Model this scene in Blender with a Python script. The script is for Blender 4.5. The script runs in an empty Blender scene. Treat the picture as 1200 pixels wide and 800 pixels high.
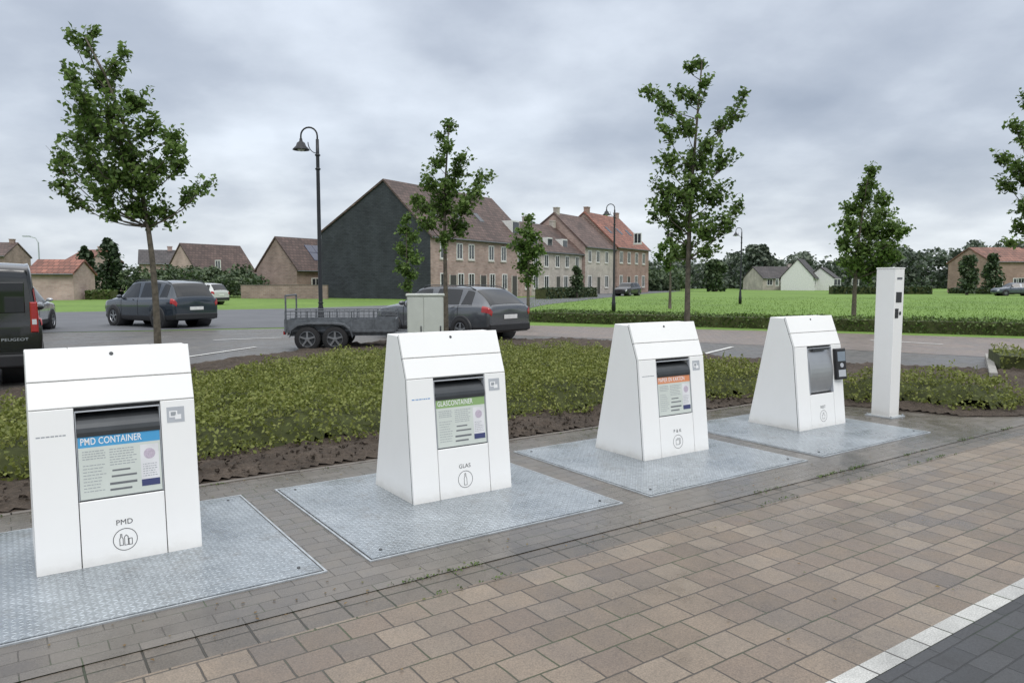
import bpy, bmesh, math, random
import numpy as np
from mathutils import Vector, Matrix, noise
random.seed(7); np.random.seed(7)
S=bpy.context.scene; COL=S.collection
PI=math.pi
F=866.7; HC=1.6; PITCH=math.atan(70/F); CP,SP=math.cos(PITCH),math.sin(PITCH)
def G(px,py,z=0.0):
    u=(px-600)/F; v=(400-py)/F
    k=(HC-z)/(SP-v*CP)
    return (u*k,(CP+v*SP)*k)
def AT(px,Y): return ((px-600)/F*Y,Y)
def ZP(py,Y):
    v=(400-py)/F
    return HC+Y*(-SP+v*CP)/(CP+v*SP)
A=math.radians(34.7); D=(math.cos(A),math.sin(A)); N=(-math.sin(A),math.cos(A))
def ST(x,y): return (D[0]*x+D[1]*y, N[0]*x+N[1]*y)
def XY(s,t): return (D[0]*s+N[0]*t, D[1]*s+N[1]*t)
# ------------------------------------------------------------ object helpers
def tag(o,label=None,cat=None,group=None,kind=None):
    if label: o['label']=label
    if cat: o['category']=cat
    if group: o['group']=group
    if kind: o['kind']=kind
    return o
def empty(name,loc,rz,label,cat,group=None):
    o=bpy.data.objects.new(name,None); COL.objects.link(o); o.location=loc; o.rotation_euler=(0,0,rz)
    o.empty_display_size=.2
    return tag(o,label,cat,group)
def link(name,me,mats,parent=None,smooth=False):
    for m in (mats if isinstance(mats,(list,tuple)) else [mats]): me.materials.append(m)
    if smooth: me.polygons.foreach_set('use_smooth',[True]*len(me.polygons))
    o=bpy.data.objects.new(name,me); COL.objects.link(o)
    if parent: o.parent=parent
    return o
class MB:
    def __init__(s): s.v=[]; s.f=[]; s.m=[]
    def add(s,vs,fs,mi=0,M=None):
        b=len(s.v)
        for p in vs:
            p=Vector(p)
            if M is not None: p=M@p
            s.v.append(tuple(p))
        for j,f in enumerate(fs): s.f.append([i+b for i in f]); s.m.append(mi[j] if isinstance(mi,list) else mi)
    def box(s,x0,x1,y0,y1,z0,z1,mi=0,M=None):
        vs=[(x0,y0,z0),(x1,y0,z0),(x1,y1,z0),(x0,y1,z0),(x0,y0,z1),(x1,y0,z1),(x1,y1,z1),(x0,y1,z1)]
        s.add(vs,[(0,3,2,1),(4,5,6,7),(0,1,5,4),(1,2,6,5),(2,3,7,6),(3,0,4,7)],mi,M)
    def rbox(s,x0,x1,y0,y1,z0,z1,r=.006,mi=0,M=None):
        vs=[(x0,y0,z0),(x1,y0,z0),(x1,y1,z0),(x0,y1,z0),(x0,y0,z1-r),(x1,y0,z1-r),(x1,y1,z1-r),(x0,y1,z1-r),
            (x0+r,y0+r,z1),(x1-r,y0+r,z1),(x1-r,y1-r,z1),(x0+r,y1-r,z1)]
        fs=[(0,3,2,1),(0,1,5,4),(1,2,6,5),(2,3,7,6),(3,0,4,7),(4,5,9,8),(5,6,10,9),(6,7,11,10),(7,4,8,11),(8,9,10,11)]
        s.add(vs,fs,mi,M)
    def tube(s,pts,rad,n=8,mi=0,cap=True,M=None):
        pts=[Vector(p) for p in pts]; rad=rad if isinstance(rad,(list,tuple)) else [rad]*len(pts)
        vs=[];fs=[]; prev=None
        for i,p in enumerate(pts):
            d=(pts[min(i+1,len(pts)-1)]-pts[max(i-1,0)]).normalized()
            a=Vector((1,0,0)) if abs(d.x)<.8 else Vector((0,1,0))
            if prev is not None: a=prev
            x=(a-d*a.dot(d)).normalized(); y=d.cross(x); prev=x
            for k in range(n):
                t=2*PI*k/n; vs.append(p+(x*math.cos(t)+y*math.sin(t))*rad[i])
        for i in range(len(pts)-1):
            for k in range(n):
                a=i*n+k;b=i*n+(k+1)%n; fs.append((a,b,b+n,a+n))
        if cap:
            fs.append(tuple(range(n-1,-1,-1))); o=(len(pts)-1)*n; fs.append(tuple(o+k for k in range(n)))
        s.add(vs,fs,mi,M)
    def lathe(s,prof,n=20,mi=0,M=None,axis='z'):
        vs=[];fs=[]
        for r,h in prof:
            for k in range(n):
                t=2*PI*k/n
                p=(r*math.cos(t),r*math.sin(t),h) if axis=='z' else (r*math.cos(t),h,r*math.sin(t))
                vs.append(p)
        for i in range(len(prof)-1):
            for k in range(n):
                a=i*n+k;b=i*n+(k+1)%n; fs.append((a,b,b+n,a+n))
        s.add(vs,fs,mi,M)
    def poly(s,pts,z=0,mi=0,M=None): s.add([(p[0],p[1],z) for p in pts],[tuple(range(len(pts)))],mi,M)
    def ring(s,cx,cy,r0,r1,z,n=32,mi=0,M=None):
        vs=[];fs=[]
        for k in range(n):
            t=2*PI*k/n
            vs+= [(cx+r0*math.cos(t),cy+r0*math.sin(t),z),(cx+r1*math.cos(t),cy+r1*math.sin(t),z)]
        for k in range(n):
            a=2*k;b=2*((k+1)%n); fs.append((a,a+1,b+1,b))
        s.add(vs,fs,mi,M)
    def build(s,name,mats,parent=None,smooth=False,bevel=0,fix=True):
        me=bpy.data.meshes.new(name); me.from_pydata(s.v,[],s.f); me.update()
        me.polygons.foreach_set('material_index',s.m)
        if fix:
            bm=bmesh.new(); bm.from_mesh(me); bmesh.ops.recalc_face_normals(bm,faces=bm.faces); bm.to_mesh(me); bm.free()
        o=link(name,me,mats,parent,smooth)
        if bevel:
            b=o.modifiers.new('b','BEVEL'); b.width=bevel; b.segments=3; b.limit_method='ANGLE'; b.angle_limit=math.radians(30)
            b.harden_normals=False
        return o
# ------------------------------------------------------------ materials
def nodes(name):
    m=bpy.data.materials.new(name); m.use_nodes=True; nt=m.node_tree
    return m,nt,nt.nodes['Principled BSDF']
def ramp(nt,stops,fac):
    r=nt.nodes.new('ShaderNodeValToRGB'); e=r.color_ramp.elements
    while len(e)<len(stops): e.new(.5)
    for i,(p,c) in enumerate(stops):
        e[i].position=p; e[i].color=(c[0],c[1],c[2],1) if not isinstance(c,(int,float)) else (c,c,c,1)
    nt.links.new(fac,r.inputs[0]); return r.outputs[0]
def noi(nt,vec,scale,detail=4,rough=.55):
    n=nt.nodes.new('ShaderNodeTexNoise'); n.inputs['Scale'].default_value=scale; n.inputs['Detail'].default_value=detail
    n.inputs['Roughness'].default_value=rough
    if vec is not None: nt.links.new(vec,n.inputs['Vector'])
    return n.outputs['Fac']
def mixc(nt,a,b,f,mode='MIX'):
    m=nt.nodes.new('ShaderNodeMix'); m.data_type='RGBA'; m.blend_type=mode
    for s,v in ((m.inputs[0],f),(m.inputs[6],a),(m.inputs[7],b)):
        if isinstance(v,(int,float)): s.default_value=v
        elif isinstance(v,tuple): s.default_value=(v[0],v[1],v[2],1)
        else: nt.links.new(v,s)
    return m.outputs[2]
def math_(nt,op,a,b=None,c=None):
    m=nt.nodes.new('ShaderNodeMath'); m.operation=op
    for i,v in enumerate((a,b,c)):
        if v is None: continue
        if isinstance(v,(int,float)): m.inputs[i].default_value=v
        else: nt.links.new(v,m.inputs[i])
    return m.outputs[0]
def bump(nt,h,st,dist,bs):
    b=nt.nodes.new('ShaderNodeBump'); b.inputs['Strength'].default_value=st; b.inputs['Distance'].default_value=dist
    nt.links.new(h,b.inputs['Height']); nt.links.new(b.outputs[0],bs.inputs['Normal'])
def objc(nt): return nt.nodes.new('ShaderNodeTexCoord').outputs['Object']
def flat(name,c,rough=.5,metal=0,var=.12,scale=6,coat=0,spec=None,grime=0):
    m,nt,bs=nodes(name); v=objc(nt)
    f=noi(nt,v,scale,6)
    lo=tuple(x*(1-var) for x in c); hi=tuple(min(1,x*(1+var)) for x in c)
    col=ramp(nt,[(.3,lo),(.7,hi)],f)
    if grime:
        sp=nt.nodes.new('ShaderNodeSeparateXYZ'); nt.links.new(v,sp.inputs[0])
        z=math_(nt,'ADD',sp.outputs[2],math_(nt,'MULTIPLY',noi(nt,v,9,6,.7),-.10))
        g=ramp(nt,[(0.,(.58,.55,.50)),(.04,(.90,.885,.86)),(.10,(1,1,1))],z)
        col=mixc(nt,col,g,grime,'MULTIPLY')
    nt.links.new(col,bs.inputs['Base Color'])
    bs.inputs['Roughness'].default_value=rough; bs.inputs['Metallic'].default_value=metal
    if coat: bs.inputs['Coat Weight'].default_value=coat; bs.inputs['Coat Roughness'].default_value=.05
    if spec is not None: bs.inputs['Specular IOR Level'].default_value=spec
    return m
def paver(name,cols,mortar,bw,bh,msize=.004,rough=.6,off=.5,wet=.25,bd=.006,stain=.35,fineamt=.8):
    m,nt,bs=nodes(name); v=objc(nt)
    w=nt.nodes.new('ShaderNodeTexNoise'); w.inputs['Scale'].default_value=9; nt.links.new(v,w.inputs['Vector'])
    sub=nt.nodes.new('ShaderNodeVectorMath'); sub.operation='MULTIPLY_ADD'; nt.links.new(w.outputs['Color'],sub.inputs[0]); sub.inputs[1].default_value=(.008,.008,0); nt.links.new(v,sub.inputs[2])
    b=nt.nodes.new('ShaderNodeTexBrick'); nt.links.new(sub.outputs[0],b.inputs['Vector'])
    b.inputs['Scale'].default_value=1; b.inputs['Brick Width'].default_value=bw; b.inputs['Row Height'].default_value=bh
    b.inputs['Mortar Size'].default_value=msize; b.inputs['Mortar Smooth'].default_value=.5; b.inputs['Bias'].default_value=0
    b.offset=off; b.inputs['Color1'].default_value=(0,0,0,1); b.inputs['Color2'].default_value=(1,1,1,1); b.inputs['Mortar'].default_value=(.5,.5,.5,1)
    n=len(cols); col=ramp(nt,[(i/(n-1),c) for i,c in enumerate(cols)],b.outputs['Color'])
    big=noi(nt,v,.9,5); mid=noi(nt,v,5.5,5,.65); fine=noi(nt,v,140,3,.7)
    col=mixc(nt,col,ramp(nt,[(.3,(.45,.45,.45)),(.7,(1.25,1.25,1.25))],fine),fineamt,'MULTIPLY')
    sf=math_(nt,'ADD',math_(nt,'MULTIPLY',big,.6),math_(nt,'MULTIPLY',mid,.4))
    st=ramp(nt,[(.35,1-stain),(.62,1.08)],sf)
    col=mixc(nt,col,st,1.0,'MULTIPLY')
    mos=noi(nt,v,2.3,5)
    mor=mixc(nt,mortar,(mortar[0]*.7,mortar[1]*1.2,mortar[2]*.5),ramp(nt,[(.5,0.),(.65,1.)],mos))
    col=mixc(nt,col,mor,b.outputs['Fac'])
    nt.links.new(col,bs.inputs['Base Color'])
    rr=ramp(nt,[(.38,rough-wet),(.62,rough+.1)],math_(nt,'ADD',math_(nt,'MULTIPLY',big,.5),math_(nt,'MULTIPLY',mid,.5))); nt.links.new(rr,bs.inputs['Roughness'])
    h=math_(nt,'SUBTRACT',math_(nt,'MULTIPLY',fine,.16),b.outputs['Fac'])
    h=math_(nt,'ADD',h,math_(nt,'MULTIPLY',noi(nt,v,6,2),.5))
    bump(nt,h,.8,bd,bs)
    return m
def brickwall(name,cols,mortar=(.35,.32,.28)):
    m,nt,bs=nodes(name); v=objc(nt)
    sp=nt.nodes.new('ShaderNodeSeparateXYZ'); nt.links.new(v,sp.inputs[0])
    c=nt.nodes.new('ShaderNodeCombineXYZ'); nt.links.new(math_(nt,'ADD',sp.outputs[0],sp.outputs[1]),c.inputs[0]); nt.links.new(sp.outputs[2],c.inputs[1])
    b=nt.nodes.new('ShaderNodeTexBrick'); nt.links.new(c.outputs[0],b.inputs['Vector']); b.inputs['Scale'].default_value=1
    b.inputs['Brick Width'].default_value=.42; b.inputs['Row Height'].default_value=.14; b.inputs['Mortar Size'].default_value=.012
    b.inputs['Color1'].default_value=(0,0,0,1); b.inputs['Color2'].default_value=(1,1,1,1); b.inputs['Mortar'].default_value=(.5,.5,.5,1)
    n=len(cols); col=ramp(nt,[(i/(n-1),k) for i,k in enumerate(cols)],b.outputs['Color'])
    col=mixc(nt,col,mortar,b.outputs['Fac'])
    col=mixc(nt,col,ramp(nt,[(.3,.72),(.7,1.18)],noi(nt,v,.7,6)),1.0,'MULTIPLY')
    nt.links.new(col,bs.inputs['Base Color']); bs.inputs['Roughness'].default_value=.85
    return m
def rooftile(name,c):
    m,nt,bs=nodes(name); v=objc(nt)
    sp=nt.nodes.new('ShaderNodeSeparateXYZ'); nt.links.new(v,sp.inputs[0])
    cb=nt.nodes.new('ShaderNodeCombineXYZ'); nt.links.new(sp.outputs[0],cb.inputs[0]); nt.links.new(sp.outputs[2],cb.inputs[1])
    b=nt.nodes.new('ShaderNodeTexBrick'); nt.links.new(cb.outputs[0],b.inputs['Vector']); b.inputs['Scale'].default_value=1
    b.inputs['Brick Width'].default_value=.45; b.inputs['Row Height'].default_value=.3; b.inputs['Mortar Size'].default_value=.03
    b.inputs['Color1'].default_value=(c[0]*.7,c[1]*.7,c[2]*.7,1); b.inputs['Color2'].default_value=(c[0]*1.3,c[1]*1.3,c[2]*1.3,1)
    b.inputs['Mortar'].default_value=(c[0]*.4,c[1]*.4,c[2]*.4,1)
    col=mixc(nt,b.outputs['Color'],ramp(nt,[(.3,.65),(.7,1.25)],noi(nt,v,.5,6)),1.0,'MULTIPLY')
    nt.links.new(col,bs.inputs['Base Color']); bs.inputs['Roughness'].default_value=.65
    return m
def leafmat(name,stops,trans=.25):
    m,nt,bs=nodes(name)
    g=nt.nodes.new('ShaderNodeNewGeometry'); v=objc(nt)
    f=math_(nt,'ADD',math_(nt,'MULTIPLY',g.outputs['Random Per Island'],.6),math_(nt,'MULTIPLY',noi(nt,v,1.6,3),.55))
    col=ramp(nt,stops,f)
    nt.links.new(col,bs.inputs['Base Color']); bs.inputs['Roughness'].default_value=.5; bs.inputs['Specular IOR Level'].default_value=.35
    if trans:
        t=nt.nodes.new('ShaderNodeBsdfTranslucent'); nt.links.new(col,t.inputs[0])
        mx=nt.nodes.new('ShaderNodeMixShader'); mx.inputs[0].default_value=trans
        nt.links.new(bs.outputs[0],mx.inputs[1]); nt.links.new(t.outputs[0],mx.inputs[2])
        nt.links.new(mx.outputs[0],nt.nodes['Material Output'].inputs[0])
    return m
def ground_mat(name,stops,scales,rough=.9,bd=.03,bs_=.6):
    m,nt,bs=nodes(name); v=objc(nt)
    a=noi(nt,v,scales[0],8,.65); b=noi(nt,v,scales[1],5,.6)
    f=math_(nt,'ADD',math_(nt,'MULTIPLY',a,.5),math_(nt,'MULTIPLY',b,.5))
    nt.links.new(ramp(nt,stops,f),bs.inputs['Base Color']); bs.inputs['Roughness'].default_value=rough
    bump(nt,b,bs_,bd,bs); return m
def checker_plate(name):
    m,nt,bs=nodes(name); v=objc(nt)
    sp=nt.nodes.new('ShaderNodeSeparateXYZ'); nt.links.new(v,sp.inputs[0])
    c=.030
    u=math_(nt,'DIVIDE',sp.outputs[0],c); w=math_(nt,'DIVIDE',sp.outputs[1],c)
    fu=math_(nt,'SUBTRACT',math_(nt,'FRACT',u),.5); fw=math_(nt,'SUBTRACT',math_(nt,'FRACT',w),.5)
    par=math_(nt,'MODULO',math_(nt,'ADD',math_(nt,'FLOOR',u),math_(nt,'FLOOR',math_(nt,'ADD',w,100))),2)
    par=math_(nt,'ABSOLUTE',par)
    sgn=math_(nt,'SUBTRACT',math_(nt,'MULTIPLY',par,2),1)
    fw2=math_(nt,'MULTIPLY',fw,sgn)
    a=math_(nt,'DIVIDE',math_(nt,'ADD',fu,fw2),.80); b=math_(nt,'DIVIDE',math_(nt,'SUBTRACT',fu,fw2),.25)
    q=math_(nt,'ADD',math_(nt,'MULTIPLY',a,a),math_(nt,'MULTIPLY',b,b))
    h=math_(nt,'MAXIMUM',math_(nt,'SUBTRACT',1,q),0)
    big=noi(nt,v,1.7,6); sp2=nt.nodes.new('ShaderNodeTexVoronoi'); sp2.inputs['Scale'].default_value=45; nt.links.new(v,sp2.inputs['Vector'])
    base=ramp(nt,[(.3,(.335,.37,.395)),(.7,(.50,.54,.57))],big)
    spang=ramp(nt,[(.0,.82),(1.,1.15)],sp2.outputs['Color'])
    base=mixc(nt,base,spang,1.0,'MULTIPLY')
    hm=ramp(nt,[(0.,.80),(.35,1.22)],h)
    base=mixc(nt,base,hm,1.0,'MULTIPLY')
    dirt=noi(nt,v,4.5,7,.7)
    base=mixc(nt,base,(.16,.14,.115),ramp(nt,[(.54,0.),(.74,.6)],dirt))
    nt.links.new(base,bs.inputs['Base Color']); bs.inputs['Metallic'].default_value=.55
    nt.links.new(ramp(nt,[(.35,.22),(.7,.48)],big),bs.inputs['Roughness'])
    bump(nt,h,1.0,.0035,bs)
    return m
white=flat('white_paint',(.87,.868,.85),.36,0,.02,3,grime=.5)
white2=flat('white_paint_panel',(.90,.898,.88),.3,0,.015,2,grime=.35)
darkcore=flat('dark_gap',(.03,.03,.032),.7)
blackp=flat('black_plastic',(.018,.018,.02),.45)
dgrey=flat('dark_grey_steel',(.07,.075,.08),.4,.5)
steel=flat('brushed_steel',(.5,.52,.54),.35,.7,.08,20)
ink=flat('ink',(.05,.05,.055),.6,0,.02)
inkd=flat('dark_grey_ink',(.15,.16,.17),.6,0,.02)
inkw=flat('white_ink',(.85,.85,.85),.6,0,.02)
inkg=flat('grey_ink',(.33,.35,.37),.6,0,.02)
inkb=flat('blue_ink',(.12,.30,.58),.6,0,.02)
paperc=flat('sticker_paper',(.62,.66,.61),.5,0,.04)
greyst=flat('grey_sticker',(.45,.47,.50),.5,0,.05)
s_blue=flat('sticker_blue',(.07,.34,.62),.5,0,.03)
s_green=flat('sticker_green',(.27,.42,.17),.5,0,.03)
s_orange=flat('sticker_orange',(.72,.27,.12),.5,0,.03)
s_pale=flat('picture_lilac',(.52,.45,.53),.5,0,.2,90)
s_navy=flat('sticker_navy',(.05,.06,.16),.5,0,.03)
picbg=flat('picture_ground',(.72,.72,.73),.5)
plate_m=checker_plate('checker_plate')
galv=flat('galvanised',(.46,.49,.51),.45,.5,.2,14)
galvd=flat('galvanised_dull',(.15,.162,.175),.5,.5,.3,10)
asphalt=ground_mat('asphalt',[(.35,(.085,.09,.10)),(.65,(.14,.145,.155))],(.5,60),.75,.005)
grassm=ground_mat('grass',[(.36,(.08,.14,.022)),(.5,(.125,.22,.032)),(.64,(.175,.28,.045))],(.12,3.5),.9,.05)
soilm=ground_mat('soil',[(.35,(.04,.03,.022)),(.55,(.088,.067,.05)),(.7,(.15,.118,.092))],(3,30),.95,.05,1.0)
beige=paver('beige_paver',[(.175,.137,.103),(.215,.168,.124),(.25,.198,.148),(.195,.15,.115),(.275,.222,.168),(.16,.13,.105)],(.062,.053,.043),.205,.178,.0052,.44,.5,.22,.005,.28)
greyp=paver('grey_paver',[(.138,.122,.105),(.168,.15,.13),(.152,.136,.118),(.182,.163,.142)],(.07,.062,.052),.22,.11,.003,.32,.5,.18,.0025,.34,.45)
gutterp=paver('gutter_paver',[(.14,.12,.098),(.185,.158,.13)],(.032,.028,.02),.22,.24,.006,.38,.0,.2,.005,.45)
blackpv=paver('black_paver',[(.035,.036,.038),(.055,.056,.058),(.045,.046,.05)],(.02,.02,.02),.21,.105,.004,.5,.5,.2,.005,.2)
whitepv=paver('white_paver',[(.44,.44,.42),(.58,.58,.55),(.50,.50,.48)],(.07,.065,.06),.205,.3,.006,.6,.0,.1,.004,.4)
parkm=paver('parking_paver',[(.10,.092,.085),(.15,.138,.125),(.12,.112,.105)],(.06,.058,.05),.22,.11,.006,.5,.5,.2,.006,.35)
roadm=paver('brick_road',[(.20,.16,.14),(.26,.21,.18),(.23,.185,.16)],(.1,.09,.08),.22,.11,.006,.55,.5,.2,.006,.3)
kerbm=flat('kerb_concrete',(.30,.29,.265),.8,0,.25,8)
edgem=flat('edging_concrete',(.15,.135,.118),.7,0,.3,8)
linem=flat('line_paint',(.6,.6,.58),.7,0,.15,10)
bark=flat('bark',(.10,.085,.065),.9,0,.4,18)
leaf_tree=leafmat('tree_leaf',[(.12,(.04,.075,.018)),(.5,(.095,.165,.036)),(.85,(.19,.28,.075))],.42)
leaf_far=leafmat('far_leaf',[(.15,(.035,.06,.03)),(.5,(.06,.095,.045)),(.85,(.11,.15,.07))],.15)
leaf_haze=leafmat('hazy_leaf',[(.15,(.065,.09,.07)),(.5,(.095,.125,.09)),(.85,(.135,.165,.115))],.15)  # distance haze painted into the leaf colour, paler and greyer
leaf_con=leafmat('conifer_leaf',[(.15,(.018,.036,.018)),(.5,(.035,.062,.028)),(.85,(.065,.10,.045))],.1)
leaf_bed=leafmat('bed_leaf',[(.12,(.085,.105,.024)),(.45,(.165,.195,.042)),(.75,(.24,.27,.068)),(1.,(.34,.345,.11))],.32)
leaf_hedge=leafmat('hedge_leaf',[(.15,(.03,.055,.012)),(.5,(.07,.12,.025)),(.85,(.14,.20,.05))],.2)
leaf_grass=leafmat('grass_blade',[(.15,(.09,.16,.025)),(.5,(.13,.22,.035)),(.9,(.18,.28,.05))],.3)
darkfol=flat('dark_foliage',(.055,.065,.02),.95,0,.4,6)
lampm=flat('lamp_paint',(.02,.022,.025),.4,.2)
glassm=flat('window_glass',(.03,.036,.042),.06,0,.2,2,0,.8)
carglass=flat('car_glass',(.008,.01,.012),.03,0,.1,2,0,.6)
tyrem=flat('tyre',(.02,.02,.021),.85)
rimm=flat('rim',(.35,.36,.38),.3,.8)
redl=flat('red_lamp',(.36,.012,.012),.15,0,.1,5,.5)
clearl=flat('clear_lamp',(.6,.62,.64),.1,0,.1,5,.5)
platew=flat('number_plate',(.7,.7,.68),.4)
# ------------------------------------------------------------ leaves
def leaf_arrays(C,L,W,up=.3,upright=False):
    n=len(C); C=np.asarray(C,float)
    nr=np.random.normal(size=(n,3)); nr[:,2]=np.abs(nr[:,2])+up*2; nr/=np.linalg.norm(nr,axis=1)[:,None]
    u=np.random.normal(size=(n,3))
    if upright: u=np.random.normal(size=(n,3))*.25+np.array([0,0,1.]); nr=np.random.normal(size=(n,3))
    u-=nr*np.sum(u*nr,axis=1)[:,None]/np.sum(nr*nr,axis=1)[:,None]; u/=np.linalg.norm(u,axis=1)[:,None]; w=np.cross(nr,u); w/=np.linalg.norm(w,axis=1)[:,None]
    sc=np.random.uniform(.65,1.3,n)[:,None]
    u=u*L*sc; w=w*W*sc
    bend=nr*(L*.25)*sc
    V=np.empty((n,4,3)); V[:,0]=C-u; V[:,1]=C+w-u*.1+bend; V[:,2]=C+u; V[:,3]=C-w-u*.1+bend
    return V.reshape(-1,3)
def quadmesh(name,V,mat,parent=None):
    n=len(V)//4; me=bpy.data.meshes.new(name); me.vertices.add(len(V)); me.vertices.foreach_set('co',V.ravel())
    me.loops.add(4*n); me.loops.foreach_set('vertex_index',np.arange(4*n,dtype=np.int32))
    me.polygons.add(n); me.polygons.foreach_set('loop_start',np.arange(0,4*n,4,dtype=np.int32))
    try: me.polygons.foreach_set('loop_total',np.full(n,4,dtype=np.int32))
    except Exception: pass
    me.update(calc_edges=True); me.validate()
    return link(name,me,mat,parent)
def inpoly(P,poly):
    x,y=P[:,0],P[:,1]; c=np.zeros(len(P),bool); n=len(poly)
    for i in range(n):
        x0,y0=poly[i]; x1,y1=poly[(i+1)%n]
        if y0==y1: continue
        k=((y0>y)!=(y1>y))&(x<(x1-x0)*(y-y0)/(y1-y0)+x0); c^=k
    return c
def edgedist(P,poly):
    d=np.full(len(P),1e9); n=len(poly)
    for i in range(n):
        a=np.array(poly[i]); b=np.array(poly[(i+1)%n]); ab=b-a
        t=np.clip(((P-a)@ab)/(ab@ab),0,1); q=a+t[:,None]*ab; d=np.minimum(d,np.linalg.norm(P-q,axis=1))
    return d
# ------------------------------------------------------------ ground
def sheet(name,pts,z,mat,kind='structure',rot=0):
    mb=MB(); mb.poly(pts,z); o=mb.build(name,mat,fix=False); o.rotation_euler=(0,0,rot)
    if o.data.polygons[0].normal.z<0: o.data.flip_normals()
    return tag(o,kind=kind)
sheet('ground',[(-900,-100),(900,-100),(900,1500),(-900,1500)],0,grassm)
def rotpts(pts): return [ST(*p) for p in pts]
pk=[G(-500,640),G(-500,400),G(0,391),G(330,385),G(560,380),G(900,388),G(1200,397),G(1800,415),G(1800,640)]
sheet('parking_pavement',rotpts(pk),.004,parkm,rot=A)
rd=[G(560,380),G(900,388),G(1200,397),G(1800,415),G(1800,445),G(1200,421),G(900,405),G(560,391)]
sheet('brick_road',rotpts(rd),.008,roadm,rot=A)
ar=[G(-600,402),G(0,391),G(330,384),G(560,374),G(640,357),G(735,346),G(800,341),G(770,339.5),G(640,347),G(480,357),G(330,362),G(60,366),G(-600,374)]
sheet('asphalt_road',ar,.012,asphalt)
sheet('dark_road',[(-12,-8),(40,-8),(40,1.52),(-12,1.52)],.012,blackpv,rot=A)
sheet('white_line_pavers',[(-12,1.52),(40,1.52),(40,1.61),(-12,1.61)],.014,whitepv,rot=A)
sheet('beige_pavement',[(-12,1.61),(40,1.61),(40,3.22),(-12,3.22)],.012,beige,rot=A)
sheet('gutter',[(-12,3.22),(40,3.22),(40,3.44),(-12,3.44)],.008+.004,gutterp,rot=A)
sheet('grey_pavement',[(-12,3.44),(40,3.44),(40,3.62),(9.9,3.60),(9.25,4.05),(8.85,5.2),(8.2,6.0),(-12,6.0)],.016,greyp,rot=A)
kb=MB(); s=-12
while s<8.1:
    e=min(s+1.0,8.1); kb.box(s+.004,e-.004,6.0,6.05,-.02,.022+random.uniform(-.003,.003)); s+=1.0
o=kb.build('edging_kerb',edgem); o.rotation_euler=(0,0,A); tag(o,kind='structure')
def stripe(a,b,w=.1,z=.0165):
    a=Vector(G(*a)); b=Vector(G(*b)); d=(b-a).normalized(); n=Vector((-d.y,d.x))*w/2
    mb=MB(); mb.poly([a-n,b-n,b+n,a+n],z); tag(mb.build('road_marking',linem,fix=False),kind='structure')
stripe((806,420),(858,407)); stripe((218,419),(300,407)); stripe((655,402),(705,411)); stripe((1020,399),(1105,404),.12)
stripe((250,399),(330,396),.1)
# ------------------------------------------------------------ planted bed
H=.40
bed=[XY(-9,6.66),XY(0,6.66),XY(2.0,6.70),XY(4.5,6.66),XY(7.2,6.5),XY(8.55,6.0),XY(9.0,5.2),XY(9.35,4.25),XY(9.9,3.8),XY(13,3.75),
     XY(15.5,3.8),G(1500,445,H),G(1200,438,H),G(1000,430,H),G(850,421,H),G(760,407,H),G(700,401,H),G(500,400,H),G(400,407,H),G(220,431,H),G(60,453,H),G(-60,468,H),G(-300,498,H)]
soilp=[XY(-12,6.05),XY(8.15,6.05),XY(8.85,5.25),XY(9.25,4.1),XY(9.8,3.66),XY(16,3.66)]+[G(1500,451,.3),G(1200,436),G(1000,429),G(850,420),G(760,406),G(700,399),G(500,398),G(400,405),G(220,429),G(60,451),G(-60,467),G(-300,500)]
def field(name,poly,hfun,step,mat,zoff=0,parent=None,inset=0):
    P=np.array(poly); x0,y0=P.min(0); x1,y1=P.max(0)
    xs=np.arange(x0,x1+step,step); ys=np.arange(y0,y1+step,step)
    XX,YY=np.meshgrid(xs,ys,indexing='ij'); Q=np.stack([XX.ravel(),YY.ravel()],1)
    ins=inpoly(Q,poly); ed=edgedist(Q,poly); ins&=ed>=inset; Z=np.array([hfun(q[0],q[1],e) if i else 0 for q,e,i in zip(Q,ed,ins)])
    idx=-np.ones(len(Q),int); ny=len(ys); vs=[];fs=[]
    keep=ins
    for i in np.nonzero(keep)[0]: idx[i]=len(vs); vs.append((Q[i,0],Q[i,1],Z[i]+zoff))
    for i in range(len(xs)-1):
        for j in range(ny-1):
            a,b,c,d=i*ny+j,(i+1)*ny+j,(i+1)*ny+j+1,i*ny+j+1
            if keep[a] and keep[b] and keep[c] and keep[d]: fs.append((idx[a],idx[b],idx[c],idx[d]))
    me=bpy.data.meshes.new(name); me.from_pydata(vs,[],fs); me.update()
    return link(name,me,mat,parent,True)
sheet('soil_sheet',soilp,.0165,soilm)
def sh(x,y,e): return .018+min(e/.25,1)*(.03+.05*(noise.noise(Vector((x*1.5,y*1.5,0)))+.4)+.045*noise.noise(Vector((x*7,y*7,3)))+.03*noise.noise(Vector((x*17,y*17,5))))
tag(field('soil',soilp,sh,.06,soilm),kind='structure')
def bedh(x,y,e):
    k=max(0,min((e+.03)/.38,1)); k=k*(2-k)
    return k*(.375+.08*noise.noise(Vector((x*.8,y*.8,0)))+.12*noise.noise(Vector((x*2.6,y*2.6,1)))+.09*noise.noise(Vector((x*6,y*6,4))))
cover=field('ground_cover_core',bed,lambda x,y,e:max(.0,bedh(x,y,e-.12)*.9-.08),.08,darkfol,inset=.14)  # added dark filler mound under the leaves, blocks see-through
Pb=np.array(bed); NB=600000
Q=np.random.uniform(Pb.min(0),Pb.max(0),(NB,2)); Q=Q[inpoly(Q,bed)]
ed=edgedist(Q,bed)
wob=np.array([noise.noise(Vector((q[0]*3.1,q[1]*3.1,8)))*.20+.04 for q in Q])
m=(np.random.rand(len(Q))< np.clip(10.0/np.hypot(Q[:,0],Q[:,1]),.3,1)**1.5)&(ed>wob); Q=Q[m]; ed=ed[m]
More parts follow.
